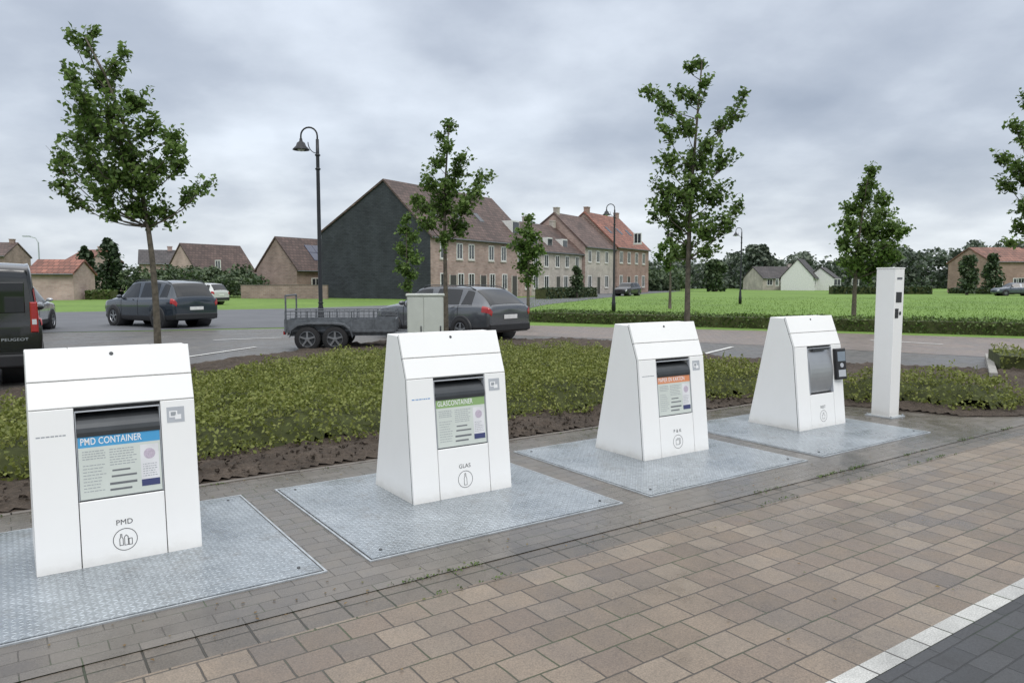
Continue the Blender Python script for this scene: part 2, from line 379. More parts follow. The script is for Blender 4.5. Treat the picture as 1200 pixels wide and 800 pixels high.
Z=np.array([bedh(q[0],q[1],e) for q,e in zip(Q,ed)])
Z=Z*np.where(ed<.3,1-.9*np.random.rand(len(Q)),1-.34*np.random.rand(len(Q))**1.6)+.02
Z=np.maximum(Z,.06+.03*np.random.rand(len(Q)))
P3=np.column_stack([Q,Z])
# upright sprigs sticking out of the mat
sel=np.nonzero((np.random.rand(len(Q))<.012)&(ed>.1))[0]; SP_=[]; tw=MB()
for i in sel:
    x,y,z=P3[i]; hgt=random.uniform(.05,.15); dx,dy=random.gauss(0,.035),random.gauss(0,.035)
    if random.random()<.35 and y<12: tw.tube([(x,y,z-.08),(x+dx,y+dy,z+hgt)],[.0022,.0012],3,cap=False)
    for j in range(7):
        f=(j+.5)/7; SP_.append((x+dx*f+random.gauss(0,.012),y+dy*f+random.gauss(0,.012),z+hgt*f))
P3=np.vstack([P3,np.array(SP_)])
gc=quadmesh('ground_cover',leaf_arrays(P3,.0205,.013,.15),leaf_bed)
tag(gc,'low olive green ground cover shrubs filling the bed behind the white columns','ground cover',kind='stuff')
cover.parent=gc
tw.build('ground_cover_twigs',bark,gc,fix=False)
mb=MB()
for i in range(1100):
    s=random.uniform(-3,8.2); t=random.uniform(6.08,6.85); x,y=XY(s,t); r=random.uniform(.006,.028)
    c=Vector((x,y,.05+sh(x,y,t-6.06)*.5)); vs=[c+Vector((random.gauss(0,1),random.gauss(0,1),random.gauss(0,.7))).normalized()*r*random.uniform(.7,1.2) for _ in range(6)]
    mb.add(vs,[(0,1,2),(0,2,3),(0,3,4),(0,4,5),(1,2,5),(3,4,1),(2,3,5)])
tag(mb.build('soil_clods',soilm,fix=False),'loose clods lying on the strip of bare earth','soil clods',kind='stuff')
C=[]
for i in range(1500):
    s=random.uniform(-2.5,9.5); t=random.choice([3.44,3.44,3.22,5.98])+random.gauss(0,.012)
    if noise.noise(Vector((s*1.3,t*2,9)))<.05: continue
    x,y=XY(s,t)
    for k in range(3): C.append((x+random.gauss(0,.01),y+random.gauss(0,.01),.018+random.random()*.008))
tag(quadmesh('moss',leaf_arrays(np.array(C),.007,.005,.3),leaf_hedge),'thin moss and weeds along the gutter joint','moss',kind='stuff')
litm=leafmat('litter',[(.2,(.10,.06,.025)),(.6,(.2,.13,.05)),(.9,(.10,.12,.04))],.1)
C=[]
for i in range(300):
    s=random.uniform(-1.5,9); t=random.choice([random.uniform(1.6,3.2),random.uniform(3.3,3.8),random.uniform(3.3,3.6),random.uniform(5.6,6.0),random.uniform(5.6,6.0)]); x,y=XY(s,t); C.append((x,y,.021))
tag(quadmesh('leaf_litter',leaf_arrays(np.array(C),.010,.006,3),litm),'brown leaf litter scattered over the paving','leaf litter',kind='stuff')
# ------------------------------------------------------------ waste container columns
PW,PT0,PT1=1.95,3.81,5.58
plate_s=[-.54,1.66,3.88,6.06]
cs=[.095,2.325,4.57,6.83]; CT=4.575
pl_lab=['galvanised checker plate cover around the blue sticker column, leftmost plate','galvanised checker plate cover around the column with the green sticker',
        'galvanised checker plate cover around the column with the orange sticker','galvanised checker plate cover around the column beside the slim white post']
CW=.83; DP=.655; Z0=.03
for i,(ps,c0) in enumerate(zip(plate_s,cs)):
    x,y=XY(ps,PT0)
    e=empty('steel_cover_plate',(x,y,0),A,pl_lab[i],'cover plate','checker plate covers around the container columns')
    W_,T_=PW,PT1-PT0
    mb=MB(); a0,a1=c0-ps-.03,c0-ps+CW+.03; b0,b1=CT-PT0-.03,CT-PT0+DP+.05
    zo,zi=.026,.040; q=.022
    vs=[(q,q,zo),(W_-q,q,zo),(W_-q,T_-q,zo),(q,T_-q,zo),(a0,b0,zi),(a1,b0,zi),(a1,b1,zi),(a0,b1,zi),
        (q,q,0),(W_-q,q,0),(W_-q,T_-q,0),(q,T_-q,0)]
    mb.add(vs,[(0,1,5,4),(1,2,6,5),(2,3,7,6),(3,0,4,7),(4,5,6,7),(8,9,1,0),(9,10,2,1),(10,11,3,2),(11,8,0,3)])
    mb.build('plate',plate_m,e)
    fr=MB()
    for (xa,xb,ya,yb) in ((0,W_,0,.012),(0,W_,T_-.012,T_),(0,.012,.012,T_-.012),(W_-.012,W_,.012,T_-.012)): fr.box(xa,xb,ya,yb,0,.024)
    fr.build('rim_frame',galv,e)
    for (hx,hy) in ((.12,.12),(W_-.12,.12),(.12,T_-.12),(W_-.12,T_-.12)):
        h=MB(); h.lathe([(0,.034),(.008,.034),(.010,.031),(.010,.02)],12,M=Matrix.Translation((hx,hy,0))); h.build('lifting_bolt',dgrey,e)
def plane_M(o,u):
    u=Vector(u).normalized(); x=Vector((1,0,0)); n=x.cross(u).normalized()
    return Matrix(((x.x,u.x,n.x,o[0]),(x.y,u.y,n.y,o[1]),(x.z,u.z,n.z,o[2]),(0,0,0,1)))
M1=plane_M((0,0,Z0),(0,.095,.88)); L1=math.hypot(.095,.88)
M2=plane_M((0,.095,Z0+.88),(0,.12,.31)); L2=math.hypot(.12,.31)
def text(name,body,size,mat,parent,M,x,y,h=.001,align='CENTER',bold=0,maxw=None,z=0):
    cu=bpy.data.curves.new('t','FONT'); cu.body=body; cu.size=size; cu.align_x=align; cu.offset=bold; cu.resolution_u=3
    cu.space_character=1.03
    o=bpy.data.objects.new('t',cu); COL.objects.link(o); bpy.context.view_layer.update()
    dg=bpy.context.evaluated_depsgraph_get(); me=bpy.data.meshes.new_from_object(o.evaluated_get(dg))
    bpy.data.objects.remove(o)
    if maxw:
        xs=[v.co.x for v in me.vertices]; w=max(xs)-min(xs)
        k=maxw/w
        me.transform(Matrix.Diagonal((k,1,1,1)))
    me.transform(M@Matrix.Translation((x,y,h)))
    return link(name,me,mat,parent)
def dashes(mb,x0,x1,y0,y1,lines,hgt,h,M,fill=.8):
    for i in range(lines):
        yy=y1-(i+.5)*(y1-y0)/lines; x=x0; end=x0+(x1-x0)*random.uniform(fill,1)
        while x<end:
            w=random.uniform(.006,.022)*min(1,(x1-x0)/.12)
            mb.add([(x,yy-hgt/2,h),(min(x+w,x1),yy-hgt/2,h),(min(x+w,x1),yy+hgt/2,h),(x,yy+hgt/2,h)],[(0,1,2,3)],0,M); x+=w+.004
kinds=['pmd','glass','paper','rest']
labs=['white waste container column with blue PMD sticker, nearest the camera','white waste container column with green glass sticker and bottle icon',
      'white waste container column with orange paper and cardboard sticker','white waste container column with plain steel drum and black card reader']
for i,k in enumerate(kinds):
    x,y=XY(cs[i],CT)
    e=empty('waste_container',(x,y,0),math.radians(34.2),labs[i],'waste container','white waste container columns standing in a row')
    HT=Z0+1.19
    g=.014
    fl=[(g,Z0),(.095+g,Z0+.88),(.215+g*.9,HT-.004)]
    full=fl+[(.40,HT),(DP,Z0)]
    mb=MB()
    def extr(mb,P,xa,xb):
        n=len(P); vs=[(xa,p[0],p[1]) for p in P]+[(xb,p[0],p[1]) for p in P]
        fs=[(j,(j+1)%n,(j+1)%n+n,j+n) for j in range(n)]+[tuple(range(n)),tuple(range(n,2*n))]
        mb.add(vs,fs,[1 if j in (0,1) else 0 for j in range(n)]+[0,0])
    extr(mb,full,0,.212); extr(mb,full,CW-.188,CW)
    zb,zt=Z0+.375,Z0+.865
    def yf(z): return g+.095*(z-Z0)/.88
    notch=[(g,Z0),(yf(zb),zb),(.2,zb),(.2,zt),(yf(zt),zt),(.095+g,Z0+.88),(.215+g*.9,HT-.004),(.40,HT),(DP,Z0)]
    n=len(notch)
    for j in range(n):
        a=notch[j]; b=notch[(j+1)%n]
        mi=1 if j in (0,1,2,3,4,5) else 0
        mb.add([(.212,a[0],a[1]),(CW-.188,a[0],a[1]),(CW-.188,b[0],b[1]),(.212,b[0],b[1])],[(0,1,2,3)],mi)
    bm_=mb.build('body',[white,darkcore],e,bevel=.007)
    base=MB(); base.box(.02,CW-.02,.03,DP-.02,.01,Z0+.004); base.build('plinth',dgrey,e)
    pn=MB(); pn.rbox(.0015,.2095,.003,L1-.0008,-.012,.012,.003,M=M1); pn.build('corner_panel',white2,e,bevel=.0015)
    pn=MB(); pn.rbox(CW-.1855,CW-.0015,.003,L1-.0008,-.012,.012,.003,M=M1); pn.build('corner_panel',white2,e,bevel=.0015)
    pn=MB(); pn.rbox(.0015,CW-.0015,.0018,.1515,-.012,.012,.003,M=M2); pn.build('upper_flap',white2,e,bevel=.0015)
    pn=MB(); pn.rbox(.0015,CW-.0015,.1565,L2+.004,-.012,.012,.003,M=M2); pn.build('top_cap',white2,e,bevel=.0015)
    lk=MB(); lk.lathe([(0,.003),(.009,.003),(.011,0),(.011,-.004)],16,M=M2@Matrix.Translation((CW*.5,L2-.035,.0125))); lk.build('lock',dgrey,e)
    pn=MB(); pn.rbox(.214,CW-.190,.005,.367,-.012,.011,.003,M=M1); door=pn.build('service_door',white2,e,bevel=.0015)
    cx=(.216+CW-.192)/2; word={'pmd':'PMD','glass':'GLAS','paper':'P & K','rest':'REST'}[k]
    text('lettering',word,.042,ink,door,M1,cx,.212,.0122)
    ic=MB(); yc=.128; r=.062; h=.0122
    ic.ring(cx,yc,r-.0035,r,h,40,M=M1)
    def P_(pts,ic=ic,h=h,cx=cx,yc=yc):
        m_=len(pts)
        for j in range(m_):
            a=Vector(pts[j]); b=Vector(pts[(j+1)%m_]); d=(b-a)
            if d.length<1e-6: continue
            d.normalize(); nn=Vector((-d.y,d.x))*.0016; a=a-d*.0014; b=b+d*.0014
            ic.add([(cx+q.x,yc+q.y,h+.0002*j) for q in (a-nn,b-nn,b+nn,a+nn)],[(0,1,2,3)],0,M1)
    bottle=lambda ox,s:[(ox-.010*s,-.036*s),(ox+.010*s,-.036*s),(ox+.010*s,.006*s),(ox+.004*s,.018*s),(ox+.004*s,.036*s),(ox-.004*s,.036*s),(ox-.004*s,.018*s),(ox-.010*s,.006*s)]
    if k=='pmd':
        P_(bottle(-.020,.85)); P_([(-.004,-.032),(.014,-.032),(.014,.014),(.005,.024),(-.004,.014)]); P_([(.018,-.032),(.034,-.032),(.034,.002),(.018,.002)])
    elif k=='glass': P_(bottle(0,1.15))
    elif k=='paper': P_([(-.026,-.026),(.018,-.026),(.018,.018),(-.026,.018)]); P_([(-.014,.018),(-.010,.030),(.030,.026),(.028,-.018),(.018,-.018),(.018,.018)])
    else: P_([(-.020,-.030),(.020,-.030),(.026,.008),(.006,.016),(.012,.034),(-.012,.034),(-.006,.016),(-.026,.008)])
    ic.build('icon',ink,door,fix=False)
    if k!='rest':
        st=MB(); st.box(CW-.155,CW-.060,.755,.845,.0122,.0136,M=M1); s_=st.build('sticker',greyst,e)
        st=MB(); st.box(CW-.142,CW-.098,.785,.822,.014,.0146,M=M1); st.box(CW-.112,CW-.078,.772,.800,.0148,.0152,M=M1); st.box(CW-.134,CW-.106,.793,.816,.0148,.0152,1,M=M1)
        st.build('pictogram',[inkw,inkg],s_)
        ds=MB(); dashes(ds,.030,.175,.735,.748,1,.007,.0126,M1,.9); ds.build('small_print',inkb if k=='glass' else inkg,e,fix=False)
        dr=MB(); prof_=[]
        for a in range(9):
            t=math.radians(-10+a*14); prof_.append((math.cos(t)*.11,math.sin(t)*.10))
        for j in range(8):
            a=prof_[j]; b=prof_[j+1]
            dr.add([(.218,.175-a[0],Z0+.735+a[1]),(CW-.194,.175-a[0],Z0+.735+a[1]),(CW-.194,.175-b[0],Z0+.735+b[1]),(.218,.175-b[0],Z0+.735+b[1])],[(0,1,2,3)])
        dr.build('drum',dgrey,e,True)
        lp=MB(); lp.box(.219,CW-.195,.738,.746,-.02,.010,M=M1); lp.build('lip',steel,e)
        bz=MB(); bz.box(.2135,.217,.372,.866,-.02,.008,M=M1); bz.box(CW-.193,CW-.1895,.372,.866,-.02,.008,M=M1); bz.box(.217,CW-.193,.858,.866,-.02,.008,M=M1); bz.build('bezel',greyst,e)
        fp=MB(); fp.box(.219,CW-.195,.374,.735,-.012,.004,M=M1); fpo=fp.build('flap',steel,e)
        top=.731; O_=Matrix.Translation((0,0,.006)); MS=M1@O_
        band={'pmd':s_blue,'glass':s_green,'paper':s_orange}[k]
        sx0,sx1=.222,CW-.198; sy0=.378
        b_=MB(); b_.box(sx0,sx1,sy0,top-.070,-.0015,.0005,M=MS); sg=b_.build('sign_panel',paperc,e)
        b_=MB(); b_.box(sx0,sx1,top-.070,top,-.0015,.0005,M=MS); b_.build('sign_band',band,sg)
        w={'pmd':'PMD CONTAINER','glass':'GLASCONTAINER','paper':'PAPIER EN KARTON'}[k]
        text('lettering',w,.054,inkw,sg,MS,sx0+.010,top-.055,.0016,'LEFT',.0004,maxw=(sx1-sx0)*(.74 if k=='pmd' else .72 if k=='glass' else .80))
        b_=MB(); dashes(b_,sx0+.018,sx0+.130,.59,.645,4,.0045,.0011,MS); dashes(b_,sx0+.150,sx0+.285,.545,.645,7,.0045,.0011,MS); dashes(b_,sx0+.018,sx0+.130,.41,.57,9,.004,.0011,MS,.6)
        b_.build('small_print',inkg,sg,fix=False)
        for (xa,xb,ya,yb) in ((sx0+.16,sx0+.25,.515,.524),(sx0+.155,sx0+.282,.482,.492),(sx0+.145,sx0+.282,.440,.453),(sx0+.145,sx0+.255,.408,.419)):
            b_=MB(); b_.box(xa,xb,ya,yb,.0006,.0012,M=MS); bar=b_.build('caption_bar',inkd,sg)
        b_=MB(); b_.box(sx1-.105,sx1-.010,.41,.645,.0006,.0012,M=MS)
        pic=b_.build('picture_panel',picbg,sg)
        b_=MB(); b_.lathe([(0,.0018),(.030,.0018)],20,M=MS@Matrix.Translation((sx1-.058,.592,0))); b_.build('picture',s_pale,pic,fix=False)
        b_=MB(); b_.box(sx1-.105,sx1-.010,.41,.448,.0013,.002,M=MS); b_.build('picture_caption',s_navy,pic)
        b_=MB(); dashes(b_,sx1-.095,sx1-.022,.46,.54,6,.004,.0014,MS,.7); b_.build('small_print',inkg,pic,fix=False)
    else:
        dr=MB(); ang=[math.radians(a) for a in range(-22,23,4)]; zc=Z0+.618; R=.63
        pts=[(R+.040-math.cos(a)*R+(a*R)*.108*0+.0,zc+math.sin(a)*R) for a in ang]
        pts=[(p[0]+(p[1]-zc)*.105,p[1]) for p in pts]
        for j in range(len(pts)-1):
            a=pts[j];b=pts[j+1]
            dr.add([(.222,a[0],a[1]),(CW-.198,a[0],a[1]),(CW-.198,b[0],b[1]),(.222,b[0],b[1])],[(0,1,2,3)])
        for xx in (.222,CW-.198):
            dr.add([(xx,p[0],p[1]) for p in pts]+[(xx,.19,pts[-1][1]),(xx,.19,pts[0][1])],[tuple(range(len(pts)+2))])
        dr.build('drum',flat('drum_steel',(.40,.41,.42),.32,.6,.05),e)
        bz=MB(); bz.box(.2135,.2205,.372,.866,-.02,.014,M=M1); bz.box(CW-.1965,CW-.1895,.372,.866,-.02,.014,M=M1); bz.box(.2205,CW-.1965,.860,.866,-.02,.014,M=M1); bz.build('bezel',greyst,e)
        hd=MB(); hd.box(.29,CW-.27,.838,.848,.0,.03,M=M1); hd.build('handle',dgrey,e)
        MRd=M1@Matrix.Translation((CW-.165,.50,.014))@Matrix.Rotation(math.radians(-10),4,'Y')
        rb=MB(); rb.rbox(0,.15,0,.34,0,.045,.010,M=MRd); r_=rb.build('card_reader',blackp,e,bevel=.003)
        rb=MB(); rb.box(.018,.132,.20,.305,.0455,.0475,M=MRd); rb.build('screen',flat('screen',(.20,.24,.28),.12),r_)
        rb=MB(); rb.lathe([(0,.004),(.024,.004),(.026,0)],16,M=MRd@Matrix.Translation((.075,.155,.0455))); rb.box(.022,.128,.03,.105,.0455,.0475,M=MRd); rb.build('keypad',greyst,r_)
# reader post
px_,py_=XY(8.47,4.50)
e=empty('access_post',(px_,py_,0),A,'slim square white post with black readers, standing right of the four columns','access post')
mb=MB(); mb.box(0,.2,0,.225,.012,1.745); mb.build('post',white,e,bevel=.006)
mb=MB(); mb.box(-.004,.204,-.004,.229,1.747,1.762); mb.build('cap',white2,e,bevel=.003)
mb=MB(); mb.box(-.05,.25,-.05,.275,.016,.028); mb.build('base_plate',galv,e)
for (a,b) in ((-.03,-.03),(.23,-.03),(.23,.255),(-.03,.255)):
    mb=MB(); mb.lathe([(0,.045),(.010,.045),(.011,.028)],8,M=Matrix.Translation((a,b,0))); mb.build('anchor_bolt',steel,e)
MF=plane_M((0,0,0),(0,0,1))
mb=MB(); mb.rbox(.03,.15,1.36,1.48,0,.005,.002,M=MF); mb.build('reader',blackp,e)
mb=MB(); mb.rbox(.02,.09,1.18,1.29,0,.006,.002,M=MF); mb.build('intercom',blackp,e)
mb=MB(); mb.lathe([(0,.006),(.020,.006),(.022,.004),(.022,0)],16,M=plane_M((.13,0,1.235),(0,0,1))); mb.build('key_switch',dgrey,e)
mb=MB(); mb.box(.04,.15,1.625,1.65,0,.003,M=MF); mb.build('slot',inkd,e)
# utility cabinet
x,y=AT(477,12.2)
e=empty('utility_cabinet',(x,y,0),math.radians(6),'pale grey utility cabinet standing in the shrubs in front of the estate car','cabinet')
mb=MB(); mb.box(0,.6,0,.35,.12,1.36); mb.build('housing',flat('cab_grey',(.46,.48,.44),.6,0,.08,5),e,bevel=.008)
mb=MB(); mb.box(-.02,.62,-.02,.37,1.362,1.40); mb.build('roof',flat('cab_roof',(.52,.54,.5),.6),e,bevel=.01)
mb=MB(); mb.box(.02,.58,.02,.33,0,.118); mb.build('plinth',kerbm,e)
for a,b in ((.012,.268),(.276,.588)):
    mb=MB(); mb.rbox(a,b,.15,1.34,0,.012,.004,M=MF); d_=mb.build('door',flat('cab_door',(.50,.52,.48),.55,0,.06,5),e)
    mb=MB(); mb.box(b-.05,b-.03,.75,.87,.0125,.025,M=MF); mb.build('handle',dgrey,d_)
# ------------------------------------------------------------ cars
def catm(P,t):
    n=len(P); i=min(max(int(math.floor(t)),0),n-2); f=t-i
    p0=P[max(i-1,0)];p1=P[i];p2=P[i+1];p3=P[min(i+2,n-1)]
    m1=[(b-a)*.35 for a,b in zip(p0,p2)]; m2=[(b-a)*.35 for a,b in zip(p1,p3)]
    h00=2*f**3-3*f*f+1;h10=f**3-2*f*f+f;h01=-2*f**3+3*f*f;h11=f**3-f*f
    return [h00*a+h10*c+h01*b+h11*d for a,b,c,d in zip(p1,p2,m1,m2)]
class Car:
    def __init__(s,stations):
        s.st=stations
    def ringpts(s,t):
        x,zl,zb,zt,w,wt=catm(s.st,t)
        hh=zb-zl
        return [(x,0,zl),(x,.8*w,zl),(x,w*.965,zl+.07*hh),(x,w*.985,zl+.3*hh),(x,w,zl+.62*hh),(x,w*.985,zb-.05),(x,w*.945,zb),
                (x,wt+.035,zt-.055),(x,wt-.03,zt-.012),(x,wt*.5,zt+.006),(x,0,zt+.01)]
    def pt(s,t,r,side=1):
        R=s.ringpts(t); p=catm(R,r); 
        return Vector((p[0],p[1]*side,p[2]))
    def nrm(s,t,r,side):
        e=.02; n_=len(s.st)-1
        a=s.pt(min(t+e,n_),r,side)-s.pt(max(t-e,0),r,side); b=s.pt(t,min(r+e,10),side)-s.pt(t,max(r-e,0),side)
        n=a.cross(b)
        if n.length<1e-9: return Vector((0,side,0))
        n.normalize()
        c=s.pt(t,r,side)-Vector((s.pt(t,r,side).x*.7,0,.7))
        return n if n.dot(c)>0 else -n
    def body(s,name,mat,parent):
        n_=len(s.st)-1; ns=n_*4; mb=MB(); rs=[0,1,2,2.5,3,3.5,4,4.5,5,5.5,6]+[6+.34,6+.67,7,7.5,8,8.5,9,9.5,10]
        for side in (1,-1):
            g=[[s.pt(i/4,r,side) for r in rs] for i in range(ns+1)]
            for i in range(ns):
                for j in range(len(rs)-1): mb.add([g[i][j],g[i+1][j],g[i+1][j+1],g[i][j+1]],[(0,1,2,3)])
            for q in (g[0],g[-1]):
                for j in range(len(rs)-1):
                    a,b=q[j],q[j+1]; mb.add([(a.x,0,a.z),a,b,(b.x,0,b.z)],[(0,1,2,3)])
        me=bpy.data.meshes.new(name); me.from_pydata(mb.v,[],mb.f); bm=bmesh.new(); bm.from_mesh(me)
        bmesh.ops.remove_doubles(bm,verts=bm.verts,dist=.0005); bmesh.ops.recalc_face_normals(bm,faces=bm.faces)
        for ed in bm.edges:
            if len(ed.link_faces)==2 and ed.calc_face_angle(0)>.75: ed.smooth=False
        bm.to_mesh(me); bm.free()
        return link(name,me,mat,parent,True)
    def patch(s,name,mat,parent,t0,t1,r0,r1,sides=(1,),off=.006,nt=6,nr=4,taper=0,both=False):
        mb=MB()
        for side in sides:
            g=[]
            for i in range(nt+1):
                row=[]
                for j in range(nr+1):
                    f=j/nr; ta=t0+taper*f; tb=t1-taper*f
                    t=ta+(tb-ta)*i/nt; r=r0+(r1-r0)*f
                    row.append(s.pt(t,r,side)+s.nrm(t,r,side)*off)
                g.append(row)
            for i in range(nt):
                for j in range(nr): mb.add([g[i][j],g[i+1][j],g[i+1][j+1],g[i][j+1]],[(0,1,2,3)])
        me=bpy.data.meshes.new(name); me.from_pydata(mb.v,[],mb.f); bm=bmesh.new(); bm.from_mesh(me)
        bmesh.ops.remove_doubles(bm,verts=bm.verts,dist=.0008); bmesh.ops.recalc_face_normals(bm,faces=bm.faces); bm.to_mesh(me); bm.free()
        return link(name,me,mat,parent,True)
def wheel(parent,x,y,r=.33,w=.2,side=1):
    M=Matrix.Translation((x,y,r))
    mb=MB()
    mb.lathe([(r*.62,-w*.5),(r*.93,-w*.5),(r,-w*.36),(r,w*.36),(r*.93,w*.5),(r*.62,w*.5),(r*.60,w*.2)],28,M=M,axis='y'); t=mb.build('wheel',tyrem,parent,True)
    mb=MB(); f=side*w*.5
    mb.lathe([(r*.64,f*.98),(r*.60,f*1.0),(r*.56,f*.75),(r*.56,f*.3)],28,M=M,axis='y')
    mb.lathe([(0,f*.92),(r*.16,f*.9),(r*.17,f*.5)],12,M=M,axis='y')
    for k in range(5):
        R_=Matrix.Rotation(2*PI*k/5,4,'Y')
        y0,y1=sorted((f*.55,f*.9)); mb.box(-r*.07,r*.07,y0,y1,r*.1,r*.6,0,M@R_)
    mb.build('rim',rimm,t)
    mb=MB(); mb.lathe([(0,f*.3),(r*.58,f*.3)],20,M=M,axis='y'); mb.build('brake_disc',dgrey,t,fix=False)
def make_car(name,label,loc,heading,paint,stations,wb,wr,wins,group,tail=(.15,1.7,4.5,6.0),head=(9.3,10.4,4.0,5.2),rearglass=(1.15,2.8),wsc=(6.1,7.0),cat='car',hw=.92,rails=True,badge=None,van=False,clad=True):
    e=empty(name,(loc[0],loc[1],.012),math.atan2(heading[1],heading[0]),label,cat,group)
    c=Car(stations); body=c.body('body',paint,e); L0=stations[0][0]; L1_=stations[-1][0]; n=len(stations)-1
    for (a,b,tp) in wins:
        for sd in (1,-1): c.patch('side_window',carglass,e,a,b,6.10,6.93,(sd,),.005,6,4,tp)
    for sd in (1,-1):
        if not van: c.patch('window_trim',rimm,e,wins[0][0]-.03,wins[-1][1]+.03,6.03,6.08,(sd,),.008,12,1)
    if rearglass: c.patch('rear_window',carglass,e,rearglass[0],rearglass[1],7.3,10,(1,-1),.007)
    c.patch('windscreen',carglass,e,wsc[0],wsc[1],7.3,10,(1,-1),.007)
    for sd in (1,-1):
        c.patch('tail_light',redl,e,tail[0],tail[1],tail[2],tail[3],(sd,),.010)
        c.patch('headlight',clearl,e,head[0],head[1],head[2],head[3],(sd,),.010)
        if clad: c.patch('sill',blackp,e,0.1,n-.1,1.2,2.75,(sd,),.006,24,3)
        for xw in wb:
            mb=MB(); mb.lathe([(wr+.065,hw-.55),(wr+.065,hw+.004),(wr+.03,hw+.010),(wr*.5,hw+.003) ],28,M=Matrix.Translation((xw,0,wr+.01))@Matrix.Diagonal((1,sd,1,1)),axis='y'); mb.build('wheel_arch',blackp,e,True)
            wheel(e,xw,sd*(hw-.085),wr,.215,sd)
        tm=wsc[0]+.55*(wsc[1]-wsc[0]); p=c.pt(tm,6.1,sd)
        mb=MB(); mb.lathe([(0,-.05),(.07,-.045),(.085,0),(.07,.04),(0,.05)],12,M=Matrix.Translation((p.x-.05,p.y+sd*.12,p.z+.06))@Matrix.Rotation(PI/2,4,'Y')@Matrix.Diagonal((.75,1.25,1,1))); mb.tube([(p.x,p.y-sd*.03,p.z),(p.x-.04,p.y+sd*.08,p.z+.04)],.02,6); mb.build('mirror',paint,e,True)
        for ts in [w[0] for w in wins[1:]]+[wins[-1][1]]:
            c.patch('door_seam',blackp,e,ts-.012,ts+.012,2.8,6.1,(sd,),.004,1,8)
        for ts in [w[0]+.18 for w in wins[1:]]:
            c.patch('door_handle',paint,e,ts,ts+.16,5.15,5.4,(sd,),.03,2,1)
        if rails: 
            mb=MB(); pts=[c.pt(t,7.35,sd)+Vector((0,0,.045)) for t in np.linspace(2.9,5.6,8)]; pts[0].z-=.04; pts[-1].z-=.04
            mb.tube(pts,.014,6); mb.build('roof_rail',dgrey,e,True)
    mb=MB(); mb.rbox(-.26,.26,0,.11,0,.012,.003,M=Matrix(((0,0,-1,L0-.012),(-1,0,0,0),(0,1,0,.62 if not van else .74),(0,0,0,1)))); mb.build('number_plate',platew,e)
    mb=MB(); mb.box(L0-.035,L0+.12,-.80,.80,.30,.50); mb.build('bumper',blackp,e,bevel=.03)
    return e,c
def paint(name,c,m=.4): return flat(name,c,.22,m,.05,3,1.0)
SUV=[(-2.20,.40,.84,.90,.74,.62),(-2.17,.30,.98,1.06,.85,.68),(-1.98,.26,1.02,1.34,.89,.64),(-1.74,.24,1.03,1.55,.91,.62),(-.9,.22,1.02,1.62,.92,.64),(.1,.22,1.0,1.61,.92,.64),(.55,.22,.99,1.53,.92,.62),(1.12,.22,.99,1.12,.91,.70),(1.35,.23,.97,1.06,.90,.70),(1.95,.25,.90,.97,.87,.64),(2.18,.30,.74,.82,.76,.56),(2.22,.38,.62,.68,.68,.5)]
EST=[(-2.30,.36,.80,.86,.72,.60),(-2.26,.27,.92,.98,.84,.68),(-1.98,.23,.96,1.20,.88,.62),(-1.58,.21,.96,1.40,.90,.58),(-.9,.19,.95,1.46,.91,.60),(.1,.19,.93,1.46,.91,.60),(.55,.19,.92,1.39,.91,.58),(1.18,.19,.92,1.02,.90,.68),(1.42,.20,.90,.97,.89,.68),(2.0,.22,.82,.88,.86,.62),(2.24,.27,.68,.75,.74,.54),(2.29,.34,.58,.63,.66,.48)]
HAT=[(x*.93,zl*.85,zb*.93,zt*.92,w*.96,wt*.96) for x,zl,zb,zt,w,wt in SUV]
W3=[(2.75,3.45,.12),(3.55,4.6,.05),(4.7,6.55,.10)]
grp='vehicles parked around the square'
x,y=AT(187,26.8); make_car('parked_car','dark blue grey SUV parked beside the road at the left, roof rails on top',(x,y),(-.84,.54),paint('suv_paint',(.03,.042,.058)),SUV,(-1.32,1.38),.35,W3,grp)
x,y=AT(526,21.0); make_car('parked_car','dark grey estate car parked behind the pale utility cabinet',(x,y),(-.76,.65),paint('estate_paint',(.10,.108,.12),.5),EST,(-1.36,1.42),.32,W3,grp)
x,y=AT(18,23.5); make_car('parked_car','silver car mostly hidden behind the black van',(x-.2,y),(-.3,.95),paint('silver_paint',(.4,.42,.44)),HAT,(-1.23,1.28),.31,W3,grp,rails=False,hw=.88)
x,y=AT(232,52); make_car('parked_car','small white car in the distance behind the dark SUV',(x,y),(-.9,.3),paint('white_car',(.6,.6,.6),0),HAT,(-1.23,1.28),.31,W3,grp,rails=False,hw=.88)
x,y=AT(735,84); make_car('parked_car','small dark car far off in front of the orange roofed house',(x,y),(-.55,-.83),paint('dark_car',(.03,.03,.035)),HAT,(-1.23,1.28),.31,W3,grp,rails=False,hw=.88)
x,y=AT(1188,84); make_car('parked_car','small blue grey car far off at the right edge of the lawn',(x,y),(-1,.1),paint('pale_car',(.09,.11,.14)),EST,(-1.36,1.42),.32,W3,grp)
VAN=[(-2.2,.40,1.02,1.66,.85,.70),(-2.16,.30,1.06,1.79,.91,.745),(-1.9,.26,1.07,1.86,.92,.76),(-1.0,.25,1.07,1.89,.92,.77),(.1,.25,1.05,1.88,.92,.77),(.65,.25,1.04,1.78,.92,.75),(1.25,.25,1.02,1.28,.91,.74),(1.5,.25,.99,1.14,.90,.72),(2.0,.27,.88,.98,.86,.66),(2.2,.34,.68,.76,.76,.56)]
bx_,by_=G(55,452)
hd=(N[0],N[1]); cx_=bx_-D[0]*.93+hd[0]*2.2; cy_=by_-D[1]*.93+hd[1]*2.2
